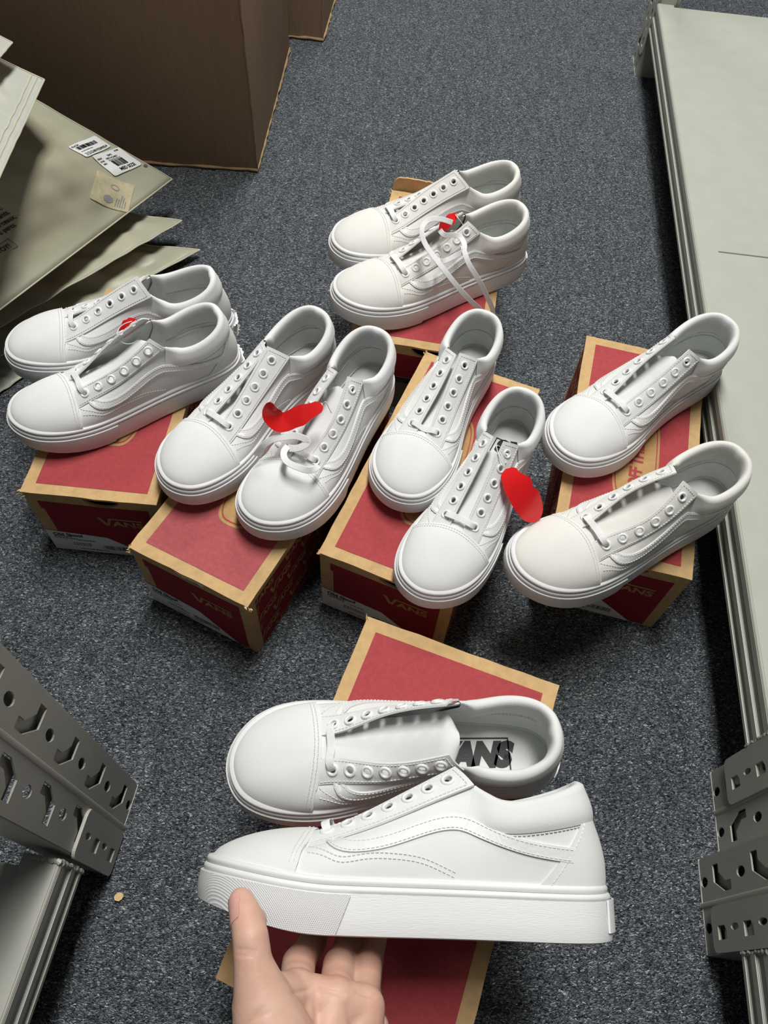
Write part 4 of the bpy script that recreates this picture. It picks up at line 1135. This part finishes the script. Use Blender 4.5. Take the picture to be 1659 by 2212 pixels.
hang_tag('bright red scalloped card tag hanging over the right side of a sneaker, right of centre', [(0.1207, 0.4648, 0.2140), (0.1303, 0.4543, 0.2080), (0.1436, 0.4443, 0.1950), (0.1558, 0.4387, 0.1800), (0.1647, 0.4361, 0.1700)], .0150, (.30, -.55, .78), [(0.1206, 0.4645, 0.2145), (0.1137, 0.4718, 0.2220), (0.1110, 0.4883, 0.2220), (0.1182, 0.4892, 0.2140), (0.1210, 0.4715, 0.2155)], 2)
hang_tag('small red card tag half hidden behind the throat of the front left sneaker', [(-0.3123, 0.6488, 0.2000), (-0.3146, 0.6434, 0.1960), (-0.3186, 0.6385, 0.1900), (-0.3238, 0.6343, 0.1800)], .0105, (.1, -.6, .8), [(-0.3031, 0.6294, 0.2160), (-0.2983, 0.6259, 0.2100), (-0.2995, 0.6130, 0.2020), (-0.3105, 0.6026, 0.2050), (-0.3199, 0.6088, 0.2080), (-0.3183, 0.6228, 0.2120), (-0.3066, 0.6280, 0.2155)], 3)
hang_tag('small red card tag among the loose laces of the sneaker at the back', [(0.0593, 0.8448, 0.2380), (0.0527, 0.8372, 0.2360), (0.0464, 0.8333, 0.2300), (0.0402, 0.8311, 0.2220)], .0062, (.1, -.6, .8), [(0.0581, 0.8430, 0.2385), (0.0617, 0.8338, 0.2400), (0.0687, 0.8327, 0.2320), (0.0719, 0.8282, 0.2260)], 4)

# ------------------------------------------------------------------ loose laces (parts of their sneakers)
def loose_lace(shoe, pts, hw, name='lace', eye=(0, 0, CAM_H)):
    P = spline_pts(pts, 26 * len(pts)); T_ = np.gradient(P, axis=0); Vd = np.array(eye) - P
    W_ = np.cross(T_, Vd); W_ /= np.linalg.norm(W_, axis=1, keepdims=True)
    s = np.linspace(0, 1, len(P)); W_ = W_ + .22 * np.sin(9 * s + .7)[:, None] * np.cross(T_ / np.linalg.norm(T_, axis=1, keepdims=True), W_)
    W_ *= hw / np.linalg.norm(W_, axis=1, keepdims=True)
    V, F = ribbon_vf(P, W_, .0009); Mi = shoe.matrix_world.inverted()
    return mk(name, [Mi @ Vector(v) for v in V], F, M['lace'], shoe, angle=42)
bpy.context.view_layer.update()
loose_lace(SH['D2'][0], [(0.0539, 0.8188, 0.2440), (0.0376, 0.8156, 0.2500), (0.0245, 0.8119, 0.2500), (0.0167, 0.8008, 0.2460), (0.0197, 0.7876, 0.2380), (0.0295, 0.7737, 0.2320), (0.0464, 0.7555, 0.2240), (0.0641, 0.7491, 0.2070), (0.0879, 0.7540, 0.1780), (0.1054, 0.7692, 0.1500), (0.1167, 0.7809, 0.1260)], .0032)
loose_lace(SH['D2'][0], [(0.0392, 0.8129, 0.2360), (0.0465, 0.8039, 0.2360), (0.0590, 0.8029, 0.2380), (0.0685, 0.7933, 0.2380), (0.0703, 0.7810, 0.2340), (0.0614, 0.7769, 0.2280), (0.0461, 0.7710, 0.2220), (0.0396, 0.7846, 0.2140)], .0032)
loose_lace(SH['D2'][0], [(0.0688, 0.7870, 0.2360), (0.0764, 0.7653, 0.2290), (0.0904, 0.7586, 0.2120), (0.1045, 0.7634, 0.1860), (0.1179, 0.7721, 0.1560), (0.1269, 0.7833, 0.1250)], .0032)
loose_lace(SH['B2'][0], [(-0.1398, 0.4746, 0.1860), (-0.1338, 0.4762, 0.2000), (-0.1245, 0.4802, 0.2080), (-0.1099, 0.4822, 0.2130), (-0.0938, 0.4824, 0.2150), (-0.0858, 0.4789, 0.2120), (-0.0922, 0.4746, 0.2080), (-0.1060, 0.4749, 0.2040)], .0037)
loose_lace(SH['B2'][0], [(-0.1062, 0.4766, 0.2050), (-0.1088, 0.4654, 0.2080), (-0.1055, 0.4562, 0.2080), (-0.0938, 0.4506, 0.2060), (-0.0804, 0.4495, 0.2030), (-0.0725, 0.4615, 0.1960)], .0035)

# ------------------------------------------------------------------ hand holding the sneaker
def hand():
    bm = bmesh.new()
    def ball(c, r, sc=(1, 1, 1), rot=None):
        m = Matrix.Translation(c) @ (rot.to_matrix().to_4x4() if rot else Matrix()) @ Matrix.Diagonal((*[r * k for k in sc], 1))
        bmesh.ops.create_icosphere(bm, subdivisions=3, radius=1, matrix=m)
    def chain(pts):
        for (a, ra), (b, rb) in zip(pts, pts[1:]):
            a, b = Vector(a), Vector(b); n = max(3, int((b - a).length / .0025))
            for k in range(n + 1):
                t = k / n; ball(a.lerp(b, t), ra + (rb - ra) * t)
    # thumb: pad towards the shoe
    chain([((-0.0354, -0.0311, 0.2920), .026), ((-0.0478, -0.0036, 0.3030), .0162), ((-0.0540, 0.0109, 0.3090), .0117), ((-0.0577, 0.0249, 0.3120), .0110), ((-0.0631, 0.0371, 0.3080), .0097), ((-0.0679, 0.0448, 0.3030), .0078)])
    ball((-0.0586, 0.0335, 0.3040), .0090)
    # palm
    I, Mi, R_, Li = (-0.0285, -0.0022, 0.2720), (-0.0045, -0.0042, 0.2660), (0.0143, -0.0061, 0.2580), (0.0203, -0.0177, 0.2380)
    WR = (-0.0159, -0.0679, 0.2620); WL = (0.0003, -0.0679, 0.2520)
    for q, r in ((I, .0150), (Mi, .0150), (R_, .0142), (Li, .0128)):
        chain([(q, r), (WR if q in (I, Mi) else WL, .027)])
    chain([(I, .0135), (Mi, .0140), (R_, .0135)]); chain([((-0.0479, -0.0082, 0.3000), .0165), (I, .0135)])
    chain([(WR, .030), ((-0.0060, -0.1214, 0.2500), .031), (-.045, -.36, .27)]) if False else None
    chain([(WR, .031), ((-.052, -.165, .262), .029), ((-.050, -.26, .275), .033)]); chain([(WL, .028), ((-.036, -.165, .258), .028), ((-.034, -.26, .272), .033)])
    # fingers pass under the shoe and press its far side
    for q, r, pip, dip, tip in ((I, .0128, (-0.0308, 0.0154, 0.2430), (-.0255, .031, .184), (-.022, .060, .164)), (Mi, .0126, (-0.0039, 0.0164, 0.2380), (.0010, .031, .182), (.003, .062, .162)), (R_, .0112, (0.0157, 0.0170, 0.2320), (.0190, .031, .182), (.021, .060, .163))):
        q, pip, dip, tip = Vector(q), Vector(pip), Vector(dip), Vector(tip)
        chain([(q, r), (q.lerp(pip, .5), r * .90), (pip, r * .90), (pip.lerp(dip, .5), r * .80), (dip, r * .84), (tip, r * .70)])
    q = Vector(Li); chain([(q, .0105), ((.018, .006, .200), .0092), ((.021, .030, .172), .0086), ((.026, .054, .160), .0076)])
    me = bpy.data.meshes.new('hand_raw'); bm.to_mesh(me); bm.free()
    o = bpy.data.objects.new('hand_raw', me); COL.objects.link(o)
    r = o.modifiers.new('r', 'REMESH'); r.mode = 'VOXEL'; r.voxel_size = .0013; r.adaptivity = 0
    s = o.modifiers.new('s', 'SMOOTH'); s.factor = .5; s.iterations = 12
    dg = bpy.context.evaluated_depsgraph_get(); dg.update()
    out = bpy.data.meshes.new_from_object(o.evaluated_get(dg)); bpy.data.objects.remove(o)
    # creases at the joints and across the palm
    co = np.zeros(len(out.vertices) * 3); out.vertices.foreach_get('co', co); co = co.reshape(-1, 3)
    no = np.zeros(len(out.vertices) * 3); out.vertices.foreach_get('normal', no); no = no.reshape(-1, 3)
    def crease(a, b, depth, width):
        a, b = np.array(a), np.array(b); d = b - a; t = np.clip(((co - a) @ d) / (d @ d), 0, 1); q = a + t[:, None] * d
        view = np.array([0, 0, CAM_H]) - a; view /= np.linalg.norm(view)
        e = co - q; e = e - (e @ view)[:, None] * view; r_ = np.linalg.norm(e, axis=1); fade = np.sin(np.pi * np.clip(((co - a) @ d) / (d @ d), 0.0, 1.0)) ** .5
        return -depth * np.exp(-(r_ / width)**2) * fade * (no @ view > .1)
    dsp = np.zeros(len(co))
    for a, b, dp, wd in (((-0.0357, -0.0028, 0.2850), (-0.0192, 0.0013, 0.2850), .0012, .0012), ((-0.0143, 0.0024, 0.2800), (0.0026, 0.0000, 0.2800), .0012, .0012), ((0.0073, 0.0028, 0.2700), (0.0222, 0.0002, 0.2700), .0012, .0012),
                         ((-0.0650, 0.0181, 0.3180), (-0.0507, 0.0177, 0.3180), .0007, .0010), ((-0.0645, 0.0153, 0.3180), (-0.0514, 0.0153, 0.3180), .0006, .0010), ((-0.0396, 0.0029, 0.2900), (-0.0296, -0.0270, 0.3000), .0022, .0022),
                         ((-0.0170, 0.0010, 0.2800), (-0.0109, -0.0266, 0.2800), .0010, .0018), ((0.0020, -0.0024, 0.2750), (0.0114, -0.0255, 0.2700), .0012, .0018), ((-0.0491, -0.0147, 0.3200), (-0.0373, -0.0029, 0.3100), .0009, .0012), ((-0.0525, -0.0181, 0.3200), (-0.0397, -0.0108, 0.3150), .0007, .0012)):
        dsp += crease(a, b, dp, wd)
    co += no * dsp[:, None]; out.vertices.foreach_set('co', co.ravel()); out.update()
    out.name = 'hand'; out.materials.clear(); out.materials.append(M['skin']); out.polygons.foreach_set('use_smooth', [True] * len(out.polygons))
    root = bpy.data.objects.new('hand', out); COL.objects.link(root)
    tag(root, 'bare left hand at the bottom gripping a white sneaker sole, thumb in front', 'hand')
    # thumb nail on the left flank of the tip
    bv = BVHTree.FromPolygons([tuple(v) for v in co], [tuple(p.vertices) for p in out.polygons])
    tip, base = np.array((-0.0726, 0.0481, 0.3050)), np.array((-0.0644, 0.0325, 0.3120)); ax = (base - tip); ln = np.linalg.norm(ax); ax /= ln
    outw = np.array([-.86, .10, .50]); outw -= ax * (outw @ ax); outw /= np.linalg.norm(outw); sd = np.cross(ax, outw)
    cen = (np.array((-0.0663, 0.0422, 0.3050)) + np.array((-0.0620, 0.0333, 0.3090))) / 2; nu, nv = 12, 9; P = np.zeros((nu, nv, 3)); N = np.zeros_like(P); ok = True
    for i in range(nu):
        for j in range(nv):
            a = -.0105 + .0165 * i / (nu - 1); s_ = -1 + 2 * j / (nv - 1); hw = .0066 * (1 - .25 * (2 * i / (nu - 1) - 1)**4)
            st = cen + ax * a + sd * s_ * hw + outw * .04; h = bv.ray_cast(Vector(st), Vector(-outw))
            if h[0] is None: h = (Vector(st - outw * .03), Vector(outw))
            P[i, j] = h[0]; N[i, j] = h[1]
    F = grid_faces(nu, nv); a, b, c = (P.reshape(-1, 3)[i] for i in F[30][:3])
    if np.dot(np.cross(b - a, c - a), outw) < 0: F = [tuple(reversed(f)) for f in F]
    V, F = thicken(P.reshape(-1, 3), N.reshape(-1, 3), F, .0007, .0004); mk('fingernail', V, F, M['skin_nail'], root)
hand()

# ------------------------------------------------------------------ litter on the carpet
def scrap(label, c, r, seed, mat):
    rng = random.Random(seed); n = 9; V = []
    for z in (.0004, .0022):
        for k in range(n): 
            q = r * rng.uniform(.65, 1.15) if z < .001 else 0; V.append((0, 0, 0))
    rr = [r * rng.uniform(.65, 1.15) for _ in range(n)]
    V = [(rr[k] * math.cos(2 * math.pi * k / n), rr[k] * .85 * math.sin(2 * math.pi * k / n), z + rng.uniform(0, .0012)) for z in (.0004, .0024) for k in range(n)]
    F = [tuple(reversed(range(n))), tuple(range(n, 2 * n))] + [(k, (k + 1) % n, n + (k + 1) % n, n + k) for k in range(n)]
    o = mk('cardboard_scrap', V, F, M[mat], None, smooth=False); o.location = (c[0], c[1], 0); tag(o, label, 'scrap'); return o
scrap('tiny torn bit of tan cardboard on the carpet beside the left rack foot', (-0.2252, 0.0649, 0.0010), .0048, 2, 'kraft_fray')
